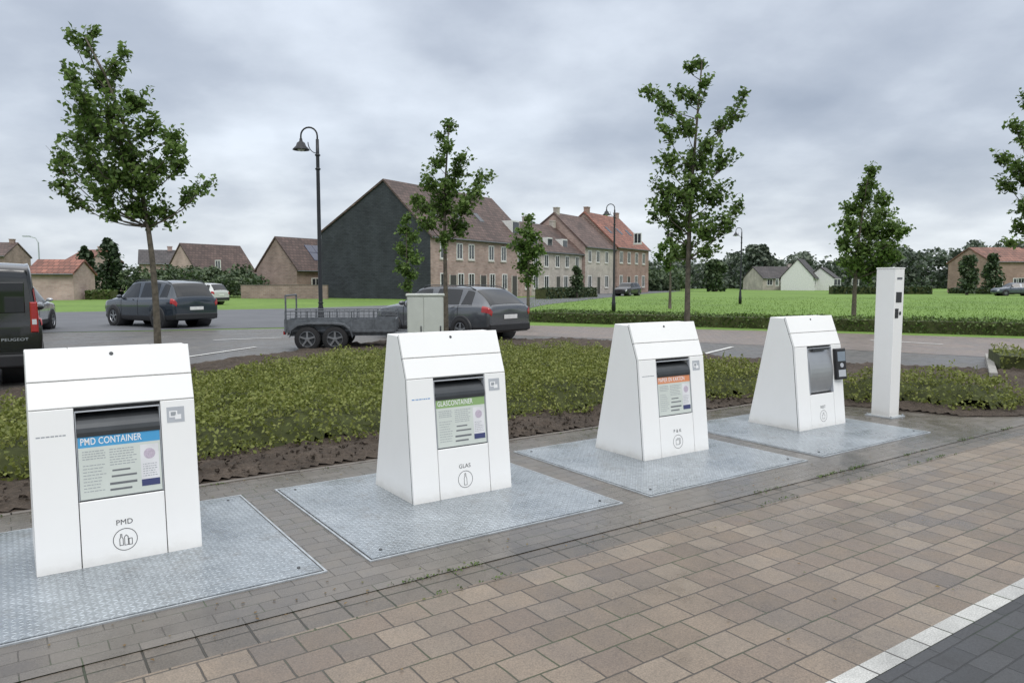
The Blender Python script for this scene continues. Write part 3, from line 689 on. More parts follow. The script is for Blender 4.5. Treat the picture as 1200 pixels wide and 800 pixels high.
e,c=make_car('parked_van','black panel van with upright rear doors, cut off by the left edge',(cx_,cy_),hd,paint('van_paint',(.008,.009,.011),0),VAN,(-1.35,1.4),.33,[(4.05,5.6,.12)],grp,
  tail=(.75,1.6,4.6,6.6),head=(7.6,8.6,4,5.2),rearglass=None,wsc=(5.1,6.0),cat='van',rails=False,van=True)
MR=Matrix(((0,0,-1,-2.2),(-1,0,0,0),(0,1,0,0),(0,0,0,1)))
for a,b in ((-.70,-.04),(.04,.70)):
    mb=MB(); mb.rbox(a,b,1.12,1.58,0,.012,.01,M=MR); mb.build('rear_window',carglass,e,bevel=.004)
mb=MB(); mb.box(-.004,.004,.52,1.66,0,.004,M=MR); mb.box(-.76,.76,.515,.525,0,.004,M=MR); mb.build('door_seam',darkcore,e)
mb=MB(); mb.rbox(.05,.22,.90,.96,0,.03,.01,M=MR); mb.build('door_handle',blackp,e)
for sg in (-1,1):
    mb=MB(); x0,x1=sorted((sg*.76,sg*.86)); mb.rbox(x0,x1,.82,1.28,-.02,.03,.015,M=MR); tl=mb.build('tail_lamp',redl,e)
    mb=MB(); x0,x1=sorted((sg*.78,sg*.84)); mb.rbox(x0,x1,.94,1.02,.0305,.034,.002,M=MR); mb.build('indicator',clearl,tl)
text('badge','PEUGEOT',.060,galv,e,MR,.38,.70,.006,'LEFT',.0,maxw=.34)
mb=MB(); mb.lathe([(0,.02),(.05,.018),(.055,0)],6,M=MR@Matrix.Translation((0,.98,0))@Matrix.Diagonal((.85,1,1,1))); mb.build('emblem',rimm,e)
# ------------------------------------------------------------ trailer
x,y=AT(334,17.0)
e=empty('trailer',(x,y,0),math.radians(6),'galvanised tandem axle trailer with mesh sides parked beside the estate car','trailer')
mb=MB(); L=2.5; Wd=1.3
for yy in (0,Wd):
    mb.box(0,L,yy-.015,yy+.015,.48,.72)
    for k in range(6): mb.box(k*L/5-.02,k*L/5+.02,yy-.035,yy-.016,.46,.74)
mb.box(L-.02,L+.01,.016,Wd-.016,.48,.72); mb.box(-.02,.01,.016,Wd-.016,.48,.72)
mb.build('side_boards',galvd,e)
for yy in (0,Wd):
    mb=MB()
    for zz in np.linspace(.76,.92,3): mb.tube([(0,yy,zz),(L,yy,zz)],.006 if zz<.91 else .014,5)
    for xx in np.linspace(0,L,22): mb.tube([(xx,yy,.72),(xx,yy,.92)],.005,4)
    for xx in np.linspace(0,L,6): mb.tube([(xx,yy,.5),(xx,yy,.93)],.014,5)
    mb.build('mesh_side',galvd,e)
mb=MB(); mb.box(-.02,L,-.01,Wd+.01,.43,.475); mb.build('bed',galvd,e)
mb=MB(); 
for yy in (.15,Wd-.15): mb.box(.1,L-.1,yy-.03,yy+.03,.34,.428)
mb.tube([(L-.1,.2,.39),(L+1.1,Wd/2,.39)],.035,8); mb.tube([(L-.1,Wd-.2,.39),(L+1.1,Wd/2,.39)],.035,8); mb.build('chassis',galvd,e)
mb=MB(); mb.tube([(L+.95,Wd/2+.1,.2),(L+.95,Wd/2+.1,.8)],.03,8); mb.lathe([(0,-.03),(.11,-.03),(.11,.03),(0,.03)],16,M=Matrix.Translation((L+.95,Wd/2+.1,.11)),axis='y'); mb.build('jockey_wheel',dgrey,e)
mb=MB()
for yy in (-.02,Wd+.02):
    mb.tube([(.02,yy,.5),(.02,yy,1.28)],.02,8)
mb.tube([(.02,-.02,1.28),(.02,Wd+.02,1.28)],.02,8); mb.build('ladder_rack',galvd,e)
for sd,yy in ((-1,-.14),(1,Wd+.14)):
    for xx in (.52,1.14): wheel(e,xx,yy,.29,.17,sd)
    mb=MB(); pts=[(.12,.34),(.18,.54),(.32,.64),(.55,.67),(1.1,.67),(1.34,.64),(1.48,.54),(1.54,.34)]
    for a,b in zip(pts[:-1],pts[1:]):
        y0,y1=yy-.11,yy+.11; mb.add([(a[0],y0,a[1]),(b[0],y0,b[1]),(b[0],y1,b[1]),(a[0],y1,a[1])],[(0,1,2,3)])
        mb.add([(a[0],y0 if sd<0 else y1,a[1]),(b[0],y0 if sd<0 else y1,b[1]),(b[0],y0 if sd<0 else y1,b[1]-.04),(a[0],y0 if sd<0 else y1,a[1]-.04)],[(0,1,2,3)])
    mb.build('mudguard',galvd,e)
for yy in (.05,Wd-.25):
    mb=MB(); mb.box(-.06,-.022,yy,yy+.2,.38,.46); mb.build('tail_light',redl,e)
mb=MB(); mb.box(-.045,-.022,.35,.85,.34,.45); mb.build('number_plate',platew,e)
# ------------------------------------------------------------ street lamps
def street_lamp(px,Y,top,label,side=-1):
    x,y=AT(px,Y); e=empty('street_lamp',(x,y,0),0,label,'street lamp','black street lamps with hanging heads'); h=top
    mb=MB(); mb.lathe([(0,0),(.11,0),(.11,.5),(.09,.56),(.075,.9),(.055,1.0),(.045,h-.75),(.04,h-.35),(0,h-.35)],14); mb.build('post',lampm,e,True)
    mb=MB(); 
    for zz in (1.05,h-1.1,h-.75): mb.lathe([(.05,zz-.03),(.075,zz),(.05,zz+.03)],14)
    mb.build('collar',lampm,e,True)
    mb=MB(); pts=[(0,0,h-.36)]
    for k in range(11):
        a=PI*k/10; pts.append((side*.21*(1-math.cos(a)),0,h-.26+.21*math.sin(a)))
    pts.append((side*.42,0,h-.34)); mb.tube(pts,.022,8)
    pts=[]
    for k in range(9): a=PI*.5*k/8; pts.append((side*.02+side*.22*math.sin(a),0,h-.7+.28*(1-math.cos(a))))
    mb.tube(pts,.012,6); mb.build('arm',lampm,e,True)
    mb=MB(); T=Matrix.Translation((side*.42,0,h-.6)); mb.lathe([(0,.27),(.035,.27),(.045,.2),(.10,.16),(.13,.08),(.21,.0),(.215,-.02),(.20,-.02),(.12,.05),(0,.06)],18,M=T); sh_=mb.build('lamp_shade',lampm,e,True)
    mb=MB(); mb.lathe([(0,-.06),(.07,-.045),(.10,0),(.09,.03)],14,M=T); mb.build('diffuser',clearl,sh_,True)
street_lamp(376,19.3,ZP(147,19.3),'tall black street lamp with hooked arm beside the slate clad gable')
street_lamp(719,39,ZP(238,39),'black street lamp in front of the orange roofed house')
street_lamp(867,53,ZP(266,53),'black street lamp beyond the lawn, right of the tall tree')
x,y=AT(49,75); e=empty('road_light',(x,y,0),0,'slim grey road light with curved arm above the far left houses','street lamp')
mb=MB(); h=ZP(277,75); mb.tube([(0,0,0),(0,0,h-.6),(-.25,0,h-.15),(-.9,0,h)],[.09,.06,.05,.045],8); mb.build('post',galv,e)
mb=MB(); mb.box(-1.5,-.8,-.15,.15,h-.04,h+.06); mb.build('lamp_head',galv,e)
# ------------------------------------------------------------ trees
def make_tree(px,Y,clumps,label,leafL,n_per,mat=leaf_tree,trunk_r=.055,group='young street trees',topy=None,name='tree',lean=0,dens=1.0,shrink=.92):
    x0,y0=AT(px,Y); e=empty(name,(x0,y0,0),0,label,'tree',group)
    sc=Y/F; cl=[]
    for c in clumps:
        dx=(c[0]-px)*sc; dy=random.uniform(-1,1)*min(.75*abs(dx)+.15,30*sc+.25)
        kx=(Y+dy)/Y
        cl.append(((x0+dx)*kx-x0,dy,HC+(ZP(c[1],Y)-HC)*kx,c[2]*sc*shrink))
    ztop=max(c[2] for c in cl); zlow=min(c[2] for c in cl)
    topc=max(cl,key=lambda c:c[2])
    mb=MB(); nseg=10; tp=[]
    for k in range(nseg+1):
        f=k/nseg; z=ztop*f
        tp.append(Vector((topc[0]*f**3.6*.95+.022*math.sin(f*7+px)*f,topc[1]*f**2*.5+.03*math.sin(f*5+1),z)))
    mb.tube([(0,0,-.05)]+tp,[trunk_r*1.5]+[trunk_r*(1.12-1.0*(k/nseg)**.8)+.004 for k in range(nseg+1)],9)
    def tpt(z):
        f=max(0,min(1,z/ztop))*nseg; i=min(int(f),nseg-1); return tp[i].lerp(tp[i+1],f-i)
    pts=[]
    for (cx,cy,cz,r) in cl:
        hd_=math.hypot(cx,cy); zs=max(zlow-.02*(ztop-zlow),cz-hd_*random.uniform(.5,.9)-.1); zs=min(zs,ztop*.97)
        a=tpt(zs); b=Vector((cx,cy,cz)); mid=a.lerp(b,.5)+Vector((cx*.10,cy*.10,-.05*hd_))
        q0=a.lerp(mid,.5)+Vector((0,0,-.02*hd_))
        br=max(.007,trunk_r*.26*(1-zs/ztop)+.005)
        mb.tube([a,q0,mid,b],[br,br*.85,br*.6,.004],5)
        n=int(n_per*dens*(r/.25)**1.5)+14
        tw=max(5,n//13)
        for t in range(tw):
            d=Vector((random.gauss(0,1),random.gauss(0,1),random.gauss(0,.9)+.25)).normalized()*r*random.uniform(.45,1.3)
            s_=mid.lerp(b,random.uniform(.2,1)); en=b+d
            mb.tube([s_,s_.lerp(en,.5)+Vector((0,0,-.02)),en],[.005,.003,.002],3,cap=False)
            k_=max(1,n//tw)
            for j in range(k_):
                f=random.random()**.7; p=s_.lerp(en,f); pts.append((p.x+random.gauss(0,leafL*.9),p.y+random.gauss(0,leafL*.9),p.z+random.gauss(0,leafL*.9)))
    mb.build('trunk',bark,e,True,fix=False)
    quadmesh('crown',leaf_arrays(np.array(pts),leafL,leafL*.68,.15),mat,e)
    return e
T1=[(116,48,13),(98,40,8),(122,36,7),(148,75,12),(130,92,24),(92,85,13),(160,62,8),(100,112,20),(168,118,22),(112,140,24),(135,125,24),(82,182,18),(78,215,14),(112,188,30),(145,158,32),(185,152,22),(210,160,14),(220,188,15),(192,192,26),(152,205,32),(122,222,24),(95,238,10),(162,243,26),(200,245,18),(228,232,12),(247,215,11),(180,262,12),(212,172,12),(72,192,8),(132,250,12),(160,180,28),(97,160,18),(175,215,22),(135,200,24)]
T2=[(527,147,12),(525,172,14),(513,190,13),(543,183,11),(566,208,12),(505,212,15),(530,215,20),(496,238,16),(520,245,24),(548,240,20),(562,222,12),(503,260,16),(535,264,17),(520,280,14),(484,232,6),(516,160,8),(540,200,14),(520,230,20),(545,268,10)]
T3=[(815,72,10),(800,82,9),(822,95,10),(758,108,12),(775,125,14),(790,108,11),(808,112,15),(855,132,12),(868,112,9),(842,148,14),(775,152,12),(800,150,20),(825,168,18),(778,190,18),(810,192,28),(845,188,18),(772,222,18),(800,232,32),(835,228,26),(860,242,12),(765,252,9),(790,262,26),(825,268,26),(850,262,15),(802,290,20),(828,295,13),(772,240,18),(786,300,8),(812,215,26)]
T4=[(1190,118,14),(1178,148,12),(1198,158,20),(1163,185,10),(1185,200,20),(1212,190,26),(1170,213,12),(1195,240,18),(1190,268,12),(1217,240,28),(1232,130,22),(1245,180,28),(1178,285,7),(1212,98,16),(1255,222,22),(1238,265,20),(1215,75,14),(1230,90,18)]
T5=[(1016,200,8),(1013,215,11),(1008,230,14),(1028,232,12),(998,246,18),(1028,250,18),(990,266,16),(1014,270,24),(1044,265,16),(986,288,12),(1010,294,24),(1038,290,20),(1056,270,8),(1000,313,18),(1028,312,18),(1014,324,13),(988,305,8),(1048,300,8)]
T6=[(620,258,7),(616,272,11),(625,278,10),(609,288,12),(621,298,14),(631,292,9),(611,310,12),(625,316,12),(618,328,9)]
T7=[(477,256,6),(475,270,9),(484,278,8),(470,290,9),(480,298,12),(488,304,7),(471,314,10),(483,322,10),(478,336,8)]
T8=[(783,282,6),(776,290,8),(790,292,8),(770,300,7),(784,303,10),(797,300,6),(782,312,7)]
make_tree(182,10.0,T1,'broad crowned young tree behind the blue sticker column',.039,290,trunk_r=.05)
make_tree(522,14.4,T2,'narrow crowned young tree behind the utility cabinet',.043,240,trunk_r=.055)
make_tree(806,10.8,T3,'tall young tree with wispy top shoots behind the orange sticker column',.037,280,trunk_r=.048)
make_tree(1218,12.4,T4,'young tree half cut off by the right edge',.040,280,trunk_r=.055)
make_tree(1001,27,T5,'dense cone shaped young tree rising from the low hedge at the right',.075,165,trunk_r=.085)
make_tree(619,34,T6,'oval young tree in front of the terrace, right of the narrow crowned tree',.09,130,trunk_r=.08)
make_tree(478,33,T7,'slim young tree against the black slate gable',.09,120,trunk_r=.07)
make_tree(785,44,T8,'small sparse tree beside the trunk of the tall wispy tree',.11,90,trunk_r=.09)
def far_tree(px,Y,w,ytop,label,mat=leaf_far,cone=False,low=.15,group='trees in the distance',n=2600,ll=.22):
    x,y=AT(px,Y); e=empty('tree',(x,y,0),0,label,'tree',group); h=ZP(ytop,Y); r=w*Y/F/2
    mb=MB(); mb.tube([(0,0,0),(0,0,h*.8)],[r*.10+.05,.03],7)
    pts=[]; lobes=[]
    for k in range(24):
        f=(k+random.random())/24; z=h*(low+(1-low)*f); rr=r*(1-f**2.2*(.75 if cone else .55))*random.uniform(.8,1.15) ; a=random.random()*2*PI; k2=.4 if cone else .5
        lobes.append((math.cos(a)*rr*k2,math.sin(a)*rr*k2,min(z,h-rr*.35),rr*random.uniform(.4,.65)))
        mb.tube([(0,0,z*.6),(lobes[-1][0],lobes[-1][1],lobes[-1][2])],[.04,.01],4)
    for i in range(n):
        l=random.choice(lobes); d=Vector((random.gauss(0,1),random.gauss(0,1),random.gauss(0,1))).normalized()*l[3]*random.random()**.4
        z=max(.2,min(h,l[2]+d.z*1.2)); pts.append((l[0]+d.x,l[1]+d.y,z))
    mb.build('trunk',bark,e,fix=False); quadmesh('crown',leaf_arrays(np.array(pts),ll,ll*.65,.2),mat,e)
far_tree(104,78,34,289,'dark dense conifer left of its taller twin at the far left',leaf_con,True,.02)
far_tree(132,76,42,280,'dark dense conifer behind the dark SUV, the taller of two',leaf_con,True,.02,n=3200)
far_tree(676,72,20,312,'small round shrub like tree in front of the middle terrace house',n=1200,ll=.15)
far_tree(886,150,50,288,'broad distant tree behind the far street lamp',leaf_haze,n=3600,ll=.45)
far_tree(838,120,34,305,'rounded distant tree left of the dark roofed cottage',leaf_far,n=1800,ll=.35)
far_tree(1132,90,26,300,'small tree left of the brick house at the right edge',n=1500,ll=.22)
far_tree(1160,96,26,298,'small tree in front of the brick house at the right edge',n=1500,ll=.22)
C=[]
def crown(x,y,h,r,n,ll):
    for i in range(n):
        d=Vector((random.gauss(0,1),random.gauss(0,1),random.gauss(0,1))).normalized()*r*random.random()**.35
        C.append((x+d.x,y+d.y,max(.3,h-r*.8+d.z)))
for i in range(230):
    px=random.uniform(755,1420); Y=random.uniform(165,210); top={0:307,1:298,2:303,3:290,4:286}[min(4,int((px-755)/95))]+random.uniform(-3,9)
    x,y=AT(px,Y); h=ZP(top,Y); r=random.uniform(1.6,3.2); crown(x,y,h,r,100,.6)
    for q in range(2): crown(x+random.uniform(-3,3),y,h*.5,2.6,60,.6)
tag(quadmesh('woodland',leaf_arrays(np.array(C),.50,.36,.2),leaf_haze),'hazy belt of woodland along the horizon behind the lawn','woodland',kind='stuff')
C=[]
for i in range(40):
    px=random.uniform(150,305); Y=random.uniform(74,82); x,y=AT(px,Y); h=ZP(random.uniform(312,324),Y); crown(x,y,h,1.5,240,.3)
tag(quadmesh('shrubbery',leaf_arrays(np.array(C),.20,.14,.2),leaf_far),'mixed garden shrubs behind the dark SUV','shrubs',kind='stuff')
C=[]
for i in range(26):
    px=random.uniform(-60,60); Y=random.uniform(120,140); x,y=AT(px,Y); h=ZP(random.uniform(312,322),Y); crown(x,y,h,2.2,120,.3)
for i in range(40):
    px=random.uniform(755,800); Y=random.uniform(125,150); x,y=AT(px,Y); h=ZP(random.uniform(314,324),Y); crown(x,y,h,2.0,100,.3)
tag(quadmesh('far_bushes',leaf_arrays(np.array(C),.35,.24,.2),leaf_far),'low distant bushes at both ends of the terrace','bushes',kind='stuff')
def hedge(pts,depth,h,label,ll=.03,dens=260,mat=leaf_hedge,z0=0):
    C=[]; core=MB()
    for a,b in zip(pts[:-1],pts[1:]):
        a=Vector(a);b=Vector(b);d=b-a;L=d.length;d.normalize();n=Vector((-d.y,d.x))
        if n.y<0: n=-n
        for i in range(int(L*(depth+h)*dens)):
            s=random.random()*L; q=random.random()*(depth+h*1.0)
            if q<h: t=random.gauss(0,.03); z=q
            else: t=q-h; z=h+random.gauss(0,.03)+.06*noise.noise(Vector((s,t,2)))
            p=a+d*s+n*t; C.append((p.x,p.y,max(.02,z)))
        q=[a+n*.05,b+n*.05,b+n*(depth-.03),a+n*(depth-.03)]
        core.add([(p.x,p.y,0) for p in q]+[(p.x,p.y,h-.05) for p in q],[(0,1,2,3),(4,5,6,7),(0,1,5,4),(1,2,6,5),(2,3,7,6),(3,0,4,7)])
    o=quadmesh('hedge',leaf_arrays(np.array(C),ll,ll*.65,.1),mat); tag(o,label,'hedge','clipped hedges')
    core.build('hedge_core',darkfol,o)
hedge([G(612,377),G(900,385.5),G(1200,394),G(1500,402)],1.1,.42,'long low hedge along the near edge of the lawn',.045,190)
hedge([G(640,350.5),G(700,348)],1.2,.95,'clipped hedge in front of the middle terrace houses',.12,40,leaf_con)
hedge([AT(975,95),AT(1092,95)],1.2,1.0,'dark square clipped hedge across the far lawn',.15,40,leaf_con)
hedge([AT(1110,100),AT(1180,92)],1.2,.7,'low dark hedge in front of the brick house at right',.15,40,leaf_con)
hedge([AT(100,66),AT(132,66)],1,.8,'low hedge beside the pink garage',.12,40)
hedge([G(1172,437),G(1260,441)],1.6,.35,'strip of low shrubs beside the short kerb at the right',.03,260,leaf_bed)
a=Vector(G(1158,421)); b=Vector(G(1164,445)); d=(b-a).normalized(); n=Vector((-d.y,d.x))*.06
mb=MB(); q=[a-n,b-n,b+n,a+n]; mb.add([(p.x,p.y,0) for p in q]+[(p.x,p.y,.12) for p in q],[(0,1,2,3),(4,5,6,7),(0,1,5,4),(1,2,6,5),(2,3,7,6),(3,0,4,7)])
tag(mb.build('parking_kerb',kerbm,bevel=.01),kind='structure')
lawn=[G(612,375),G(1200,391),G(1500,400),AT(1500,75),AT(620,75)]
Pl=np.array(lawn); Q=np.random.uniform(Pl.min(0),Pl.max(0),(150000,2)); Q=Q[inpoly(Q,lawn)]
m=np.random.rand(len(Q))<np.clip((26/Q[:,1])**2,.05,1); Q=Q[m]
tag(quadmesh('grass_blades',leaf_arrays(np.column_stack([Q,np.full(len(Q),.04)]),.055,.014,0,True),leaf_grass),'bright green grass blades of the lawn','grass',kind='stuff')
# ------------------------------------------------------------ houses
black_slate=brickwall('black_slate',[(.030,.035,.043),(.048,.055,.065),(.038,.044,.052)],(.015,.017,.02))
b_beige=brickwall('beige_brick',[(.32,.22,.185),(.44,.32,.275),(.37,.26,.225)],(.36,.31,.29))
b_cream=brickwall('cream_brick',[(.43,.38,.335),(.52,.47,.42)],(.42,.39,.35))
b_brown=brickwall('brown_brick',[(.25,.172,.145),(.34,.24,.205),(.29,.203,.172)])
b_red=brickwall('red_brick',[(.28,.165,.135),(.37,.235,.195),(.32,.195,.16)])
b_pink=brickwall('pink_brick',[(.44,.31,.28),(.52,.385,.35)],(.45,.38,.35))
r_brown=rooftile('roof_brown',(.105,.068,.058)); r_dark=rooftile('roof_dark',(.06,.052,.052)); r_org=rooftile('roof_orange',(.26,.105,.072)); r_mix=rooftile('roof_mixed',(.13,.083,.070)); r_red=rooftile('roof_red',(.22,.10,.07))
wframe=flat('white_frame',(.72,.72,.70),.5); doorm=flat('door_dark',(.06,.055,.05),.4); soldier=flat('pale_stone',(.55,.52,.47),.8)
solar=flat('solar',(.02,.03,.07),.15,0,.2,2,.5); zinc=flat('zinc',(.16,.17,.18),.5,.4)
def house(label,o,ang,L,wf,wb,ef,eb,rd_,wall,roof,gable=None,fw=(),gw=(),doors=(),chim=(),dormers=(),skyl=(),panels=None,group='houses around the square',cat='house',name='house',ov=.3):
    e=empty(name,(o[0],o[1],0),ang,label,cat,group); W=wf+wb
    mb=MB()
    sec=[(0,0),(0,ef),(wf,rd_),(W,eb),(W,0)]
    mb.add([(0,p[0],p[1]) for p in sec],[(0,1,2,3,4)],1); mb.add([(L,p[0],p[1]) for p in sec],[(0,1,2,3,4)],0)
    mb.add([(0,0,0),(L,0,0),(L,0,ef),(0,0,ef)],[(0,1,2,3)]); mb.add([(0,W,0),(L,W,0),(L,W,eb),(0,W,eb)],[(0,1,2,3)])
    mb.build('wall',[wall,gable or wall],e)
    mb=MB(); sf=(rd_-ef)/wf; sb=(rd_-eb)/wb; th=.2
    x0,x1=-.12,L+.12
    P=[(-ov,ef-sf*ov+.03),(wf,rd_+.03),(W+ov,eb-sb*ov+.03)]; T=[(-ov,ef-sf*ov+.03+th),(wf,rd_+.03+th),(W+ov,eb-sb*ov+.03+th)]
    vs=[(x,p[0],p[1]) for x in (x0,x1) for p in P+T]
    mb.add(vs,[(0,1,7,6),(1,2,8,7),(3,4,10,9),(4,5,11,10),(0,3,9,6),(2,5,11,8),(0,1,4,3),(1,2,5,4),(6,7,10,9),(7,8,11,10)])
    rf=mb.build('roof',roof,e)
    mb=MB(); mb.tube([(x0,-ov-.03,ef-sf*ov+.12),(x1,-ov-.03,ef-sf*ov+.12)],.07,6); mb.build('gutter',zinc,e)
    def win(face,u,z,w,h,nm='window'):
        M=Matrix(((1,0,0,u),(0,0,-1,0),(0,1,0,z),(0,0,0,1))) if face=='f' else Matrix(((0,0,-1,0),(-1,0,0,u),(0,1,0,z),(0,0,0,1)))
        b=.09; m_=MB(); 
        for (a0,a1,c0,c1) in ((0,w,0,b),(0,w,h-b,h),(0,b,b,h-b),(w-b,w,b,h-b)): m_.box(a0,a1,c0,c1,.0,.07,M=M)
        if w>.9 : m_.box(w/2-.035,w/2+.035,b,h-b,0,.06,M=M)
        f_=m_.build(nm,wframe,e)
        m_=MB(); m_.box(b,w-b,b,h-b,.004,.03,M=M); m_.build('pane',glassm,f_)
        m_=MB(); m_.box(-.08,w+.08,-.12,-.003,0,.10,M=M); m_.build('sill',soldier,f_)
    for q in fw: win('f',*q)
    for q in gw: win('g',*q)
    for (u,w,h) in doors:
        m_=MB(); m_.box(u,u+w,-.06,.0-.001,0.02,h); d_=m_.build('door',doorm,e)
        m_=MB(); m_.box(u-.08,u-.002,-.09,-.001,0,h+.1); m_.box(u+w+.002,u+w+.08,-.09,-.001,0,h+.1); m_.build('door_frame',soldier,d_)
    for (u,v,w,h) in chim:
        z=rd_-abs(v-wf)*(sf if v<wf else sb)
        m_=MB(); m_.box(u,u+w,v-.3,v+.3,z-.4,rd_+h); m_.box(u-.05,u+w+.05,v-.35,v+.35,rd_+h,rd_+h+.12); m_.build('chimney',wall,rf)
    for (u,w,zb,h) in dormers:
        yb=(zb-ef)/sf; m_=MB(); yd=(zb+h-ef)/sf
        m_.box(u,u+w,yb-.05,yd,zb-.2,zb+h); dm=m_.build('dormer',wframe,rf)
        m_=MB(); m_.box(u+.12,u+w-.12,yb-.09,yb-.051,zb+.1,zb+h-.15); m_.build('pane',glassm,dm)
    for (u,w,zb,h) in skyl:
        m_=MB(); y0=(zb-ef)/sf; y1=(zb+h-ef)/sf; dz=.03+th
        m_.add([(u,y0,zb+dz+.05),(u+w,y0,zb+dz+.05),(u+w,y1,zb+h+dz+.05),(u,y1,zb+h+dz+.05),(u,y0,zb+dz-.02),(u+w,y0,zb+dz-.02),(u+w,y1,zb+h+dz-.02),(u,y1,zb+h+dz-.02)],[(0,1,2,3),(0,1,5,4),(1,2,6,5),(2,3,7,6),(3,0,4,7)]); m_.build('roof_window',glassm,rf)
    if panels:
        u0,nx,z0,nz=panels
        for i in range(nx):
            for j in range(nz):
                u=u0+i*1.1; zb=z0+j*.85; h=.8; y0=(zb-ef)/sf; y1=(zb+h-ef)/sf; dz=.03+th
                m_=MB(); m_.add([(u,y0,zb+dz+.08),(u+1.05,y0,zb+dz+.08),(u+1.05,y1,zb+h+dz+.08),(u,y1,zb+h+dz+.08),(u,y0,zb+dz),(u+1.05,y0,zb+dz),(u+1.05,y1,zb+h+dz),(u,y1,zb+h+dz)],[(0,1,2,3),(0,1,5,4),(1,2,6,5),(2,3,7,6),(3,0,4,7)]); m_.build('solar_panel',solar,rf)
    return e
RA=math.atan2(.861,.509); R_=(math.cos(RA),math.sin(RA)); O=(-7.26,66.3)
def along(k,back=0): return (O[0]+R_[0]*k-R_[1]*back,O[1]+R_[1]*k+R_[0]*back)
up=[(u,3.7,1.0,1.5) for u in (1.4,4.0,6.0,9.6,12.0,15.4,17.0)]
lo=[(u,.8,1.0,1.6) for u in (1.4,4.2,6.0,9.8,12.2,17.0)]
house('three storey beige brick terrace house with black slate gable end',along(0),RA,18.5,5.27,8.0,5.7,6.3,10.8,b_beige,r_brown,black_slate,up+lo,(),[(2.9,1.0,2.2),(8.1,1.0,2.2),(14.2,1.0,2.2)],[(9,5.2,.9,.5)],[(16.0,1.5,6.7,1.5)],[(3,.8,7.5,.9),(7,.8,7.5,.9),(11,.8,7.5,.9)])
house('cream terrace house with low brown roof, next to the black slate gable house',along(18.6,.4),RA,13.8,4,6,5.1,5.1,8.5,b_cream,r_brown,b_brown,[(u,3.3,1.0,1.4) for u in (1,3.6,6.4,9,11.8)]+[(u,.8,1.1,1.5) for u in (1,3.6,8.6,11.6)],(),[(6.6,1.0,2.2)],[(6,4,.8,.8),(13,4,.7,.8)],[(2,1.3,5.7,1.1),(5.6,1.3,5.7,1.1),(9.6,1.3,5.7,1.1)])
house('pale terrace house with steep dark gable in the middle of the row',along(32.5,0),RA,9.5,4.5,6,6.1,6.1,10.3,b_cream,r_mix,b_beige,[(u,4.1,1.0,1.5) for u in (.8,3.4,6.2)]+[(u,.8,1.1,1.6) for u in (.8,6.2)],[(-6.5,6.2,1.0,1.3)],[(3.6,1.0,2.2)],[(.4,4.5,.7,.8)])
house('brick terrace house with orange tiled roof at the far end of the row',along(42.1,-.3),RA,12.5,5,6,6.4,6.4,11.2,b_red,r_org,b_brown,[(u,4.2,1.1,1.6) for u in (1,3.9,6.8,9.7)]+[(u,.8,1.1,1.7) for u in (1,6.8,9.7)],[(-7,7.0,1.0,1.2)],[(3.9,1.0,2.3)],[(.5,5,.8,.8),(11.2,5,.8,.8)],(),[(2,.9,8.2,.9),(6,.9,8.2,.9),(9.5,.9,8.2,.9)])
cxx,cyy=AT(414,86); house('brown roofed house peeking out behind the black slate gable',(cxx+.861*4,cyy-.509*4),RA,12,4,4,6.8,6.8,10.0,b_brown,r_brown)
cxx,cyy=AT(325,78); house('low brick house with solar panels left of the black slate gable',(cxx+.861*3,cyy-.509*3),RA,13,3.0,3.0,2.9,2.9,6.1,b_brown,r_brown,b_brown,[(2,.9,1.2,1.1)],[(-4.0,.9,1.2,1.2)],(),(),(),(),(3.2,6,3.6,2))
a=AT(283,71);b=AT(384,69); ang=math.atan2(b[1]-a[1],b[0]-a[0]); e=empty('garden_wall',(a[0],a[1],0),ang,'brown brick garden wall in front of the house with solar panels','wall')
mb=MB(); LL=math.dist(a,b); mb.box(0,LL,0,.2,0,1.25); mb.build('brickwork',b_brown,e); mb=MB(); mb.box(-.03,LL+.03,-.03,.23,1.252,1.31); mb.build('coping',edgem,e)
def simple(px,Y,ytop,yeave,wpx,ang,label,wall,roof,depth=7,gable=None,fw=True,chim=True):
    x,y=AT(px,Y); L=wpx*Y/F; rdz=ZP(ytop,Y); ez=ZP(yeave,Y)
    ws=[(u,.9,1.1,1.2) for u in np.arange(.8,L-1.5,2.6)] if fw else ()
    return house(label,(x,y),ang,L,depth/2,depth/2,ez,ez,rdz,wall,roof,gable,[tuple(map(float,q)) for q in ws],[(-depth*.6,.9,1.1,1.2)] if fw else (),(),[(L*.7,depth/2,.6,.6)] if chim else (),group='houses around the square')
simple(34,64,306,321,50,math.radians(8),'pink brick garage with orange roof at the far left',b_pink,r_org,4.5,None,False,False)
simple(80,108,293,306,28,math.radians(-5),'orange roofed house left of the dark conifers',b_pink,r_org,8)
simple(165,96,293,309,44,math.radians(25),'long dark roofed brick house behind the dark SUV',b_pink,r_dark,8)
x,y=AT(232,92); house('brick house with steep gable facing left behind the dark SUV',(x,y),RA,9,3.0,3.0,2.8,2.8,ZP(286,92),b_brown,r_brown,b_pink,(),[(-3.6,3.0,1.0,1.2),(-4.2,.8,1.4,1.3)])
simple(-20,105,284,300,26,math.radians(10),'house with brown roof at the left edge above the van',b_brown,r_brown,8)
simple(893,140,313,326,62,math.radians(6),'low dark roofed cottage beyond the lawn',b_cream,r_dark,9)
plaster=flat('white_plaster',(.72,.72,.70),.8)
x,y=AT(952,134); house('white plastered cottage with steep gable beyond the lawn',(x,y),RA,7,2.8,2.8,2.4,2.4,ZP(304,134),plaster,r_dark,plaster,[(1.5,.9,1.2,1.2)],[(-3.4,.9,1.2,1.2)])
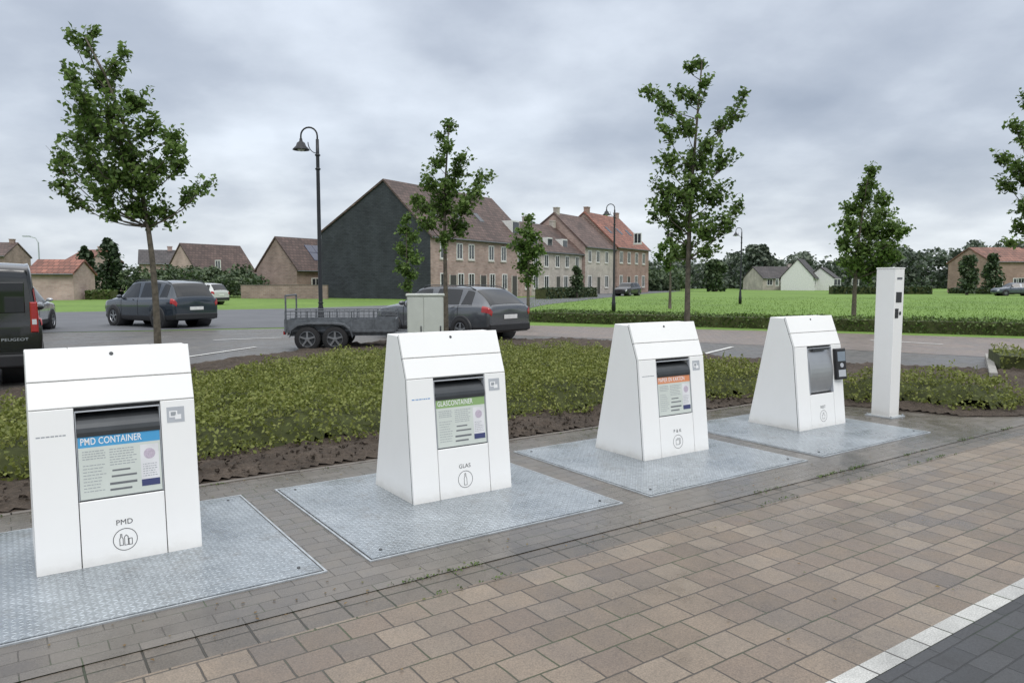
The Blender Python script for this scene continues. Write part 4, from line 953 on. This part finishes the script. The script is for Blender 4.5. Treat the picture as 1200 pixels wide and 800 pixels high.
x,y=AT(976,136); house('white plastered cottage with low wing at the right of its twin',(x,y),RA,7,2.4,2.4,2.2,2.2,ZP(314,136),plaster,r_dark,plaster,(),[(-3.0,.9,1.2,1.2)])
simple(1158,104,290,307,110,math.radians(4),'long red brick house with orange roof at the right edge',b_red,r_red,9,None,True,True)
# ------------------------------------------------------------ world, sun, camera
w=bpy.data.worlds.new("World"); S.world=w; w.use_nodes=True; nt=w.node_tree; bg=nt.nodes['Background']
tc=nt.nodes.new('ShaderNodeTexCoord').outputs['Generated']; sp=nt.nodes.new('ShaderNodeSeparateXYZ'); nt.links.new(tc,sp.inputs[0])
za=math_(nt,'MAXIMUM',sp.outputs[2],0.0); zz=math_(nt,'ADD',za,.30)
cb=nt.nodes.new('ShaderNodeCombineXYZ'); nt.links.new(math_(nt,'DIVIDE',sp.outputs[0],zz),cb.inputs[0]); nt.links.new(math_(nt,'DIVIDE',sp.outputs[1],zz),cb.inputs[1]); cb.inputs[2].default_value=3.7
n1=noi(nt,cb.outputs[0],1.9,6,.52); n2=noi(nt,cb.outputs[0],.8,3,.5)
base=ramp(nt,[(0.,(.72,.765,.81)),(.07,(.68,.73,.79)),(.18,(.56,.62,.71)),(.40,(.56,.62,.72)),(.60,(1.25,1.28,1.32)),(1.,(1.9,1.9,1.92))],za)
cl=ramp(nt,[(.36,(.68,.71,.76)),(.47,(.90,.91,.93)),(.55,(1.15,1.145,1.13)),(.64,(1.42,1.40,1.36))],math_(nt,'ADD',math_(nt,'MULTIPLY',n1,.55),math_(nt,'MULTIPLY',n2,.45)))
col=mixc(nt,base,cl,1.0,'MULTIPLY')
sky=nt.nodes.new('ShaderNodeTexSky'); sky.sky_type='NISHITA'; sky.sun_disc=False; sky.sun_elevation=math.radians(48); sky.sun_rotation=math.radians(160)
sk=nt.nodes.new('ShaderNodeVectorMath'); sk.operation='SCALE'; nt.links.new(sky.outputs[0],sk.inputs[0]); sk.inputs[3].default_value=.006
ad=nt.nodes.new('ShaderNodeVectorMath'); ad.operation='ADD'; nt.links.new(col,ad.inputs[0]); nt.links.new(sk.outputs[0],ad.inputs[1])
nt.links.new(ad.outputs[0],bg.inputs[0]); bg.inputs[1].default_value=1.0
sun=bpy.data.lights.new('sun','SUN'); sun.energy=.95; sun.angle=math.radians(25); sun.color=(1,.97,.93)
so=bpy.data.objects.new('sun',sun); COL.objects.link(so)
d=Vector((math.sin(math.radians(160))*math.cos(math.radians(48)),math.cos(math.radians(160))*math.cos(math.radians(48)),math.sin(math.radians(48))))
so.rotation_euler=(-d).to_track_quat('-Z','Y').to_euler(); so.location=(0,0,30)
cam=bpy.data.cameras.new('camera'); cam.lens=26; cam.sensor_width=36; cam.clip_end=3000; cam.clip_start=.05
co=bpy.data.objects.new('camera',cam); COL.objects.link(co); co.location=(0,0,HC); co.rotation_euler=(PI/2-PITCH,0,0); S.camera=co
S.view_settings.view_transform='Standard'; S.view_settings.look='None'; S.view_settings.exposure=0
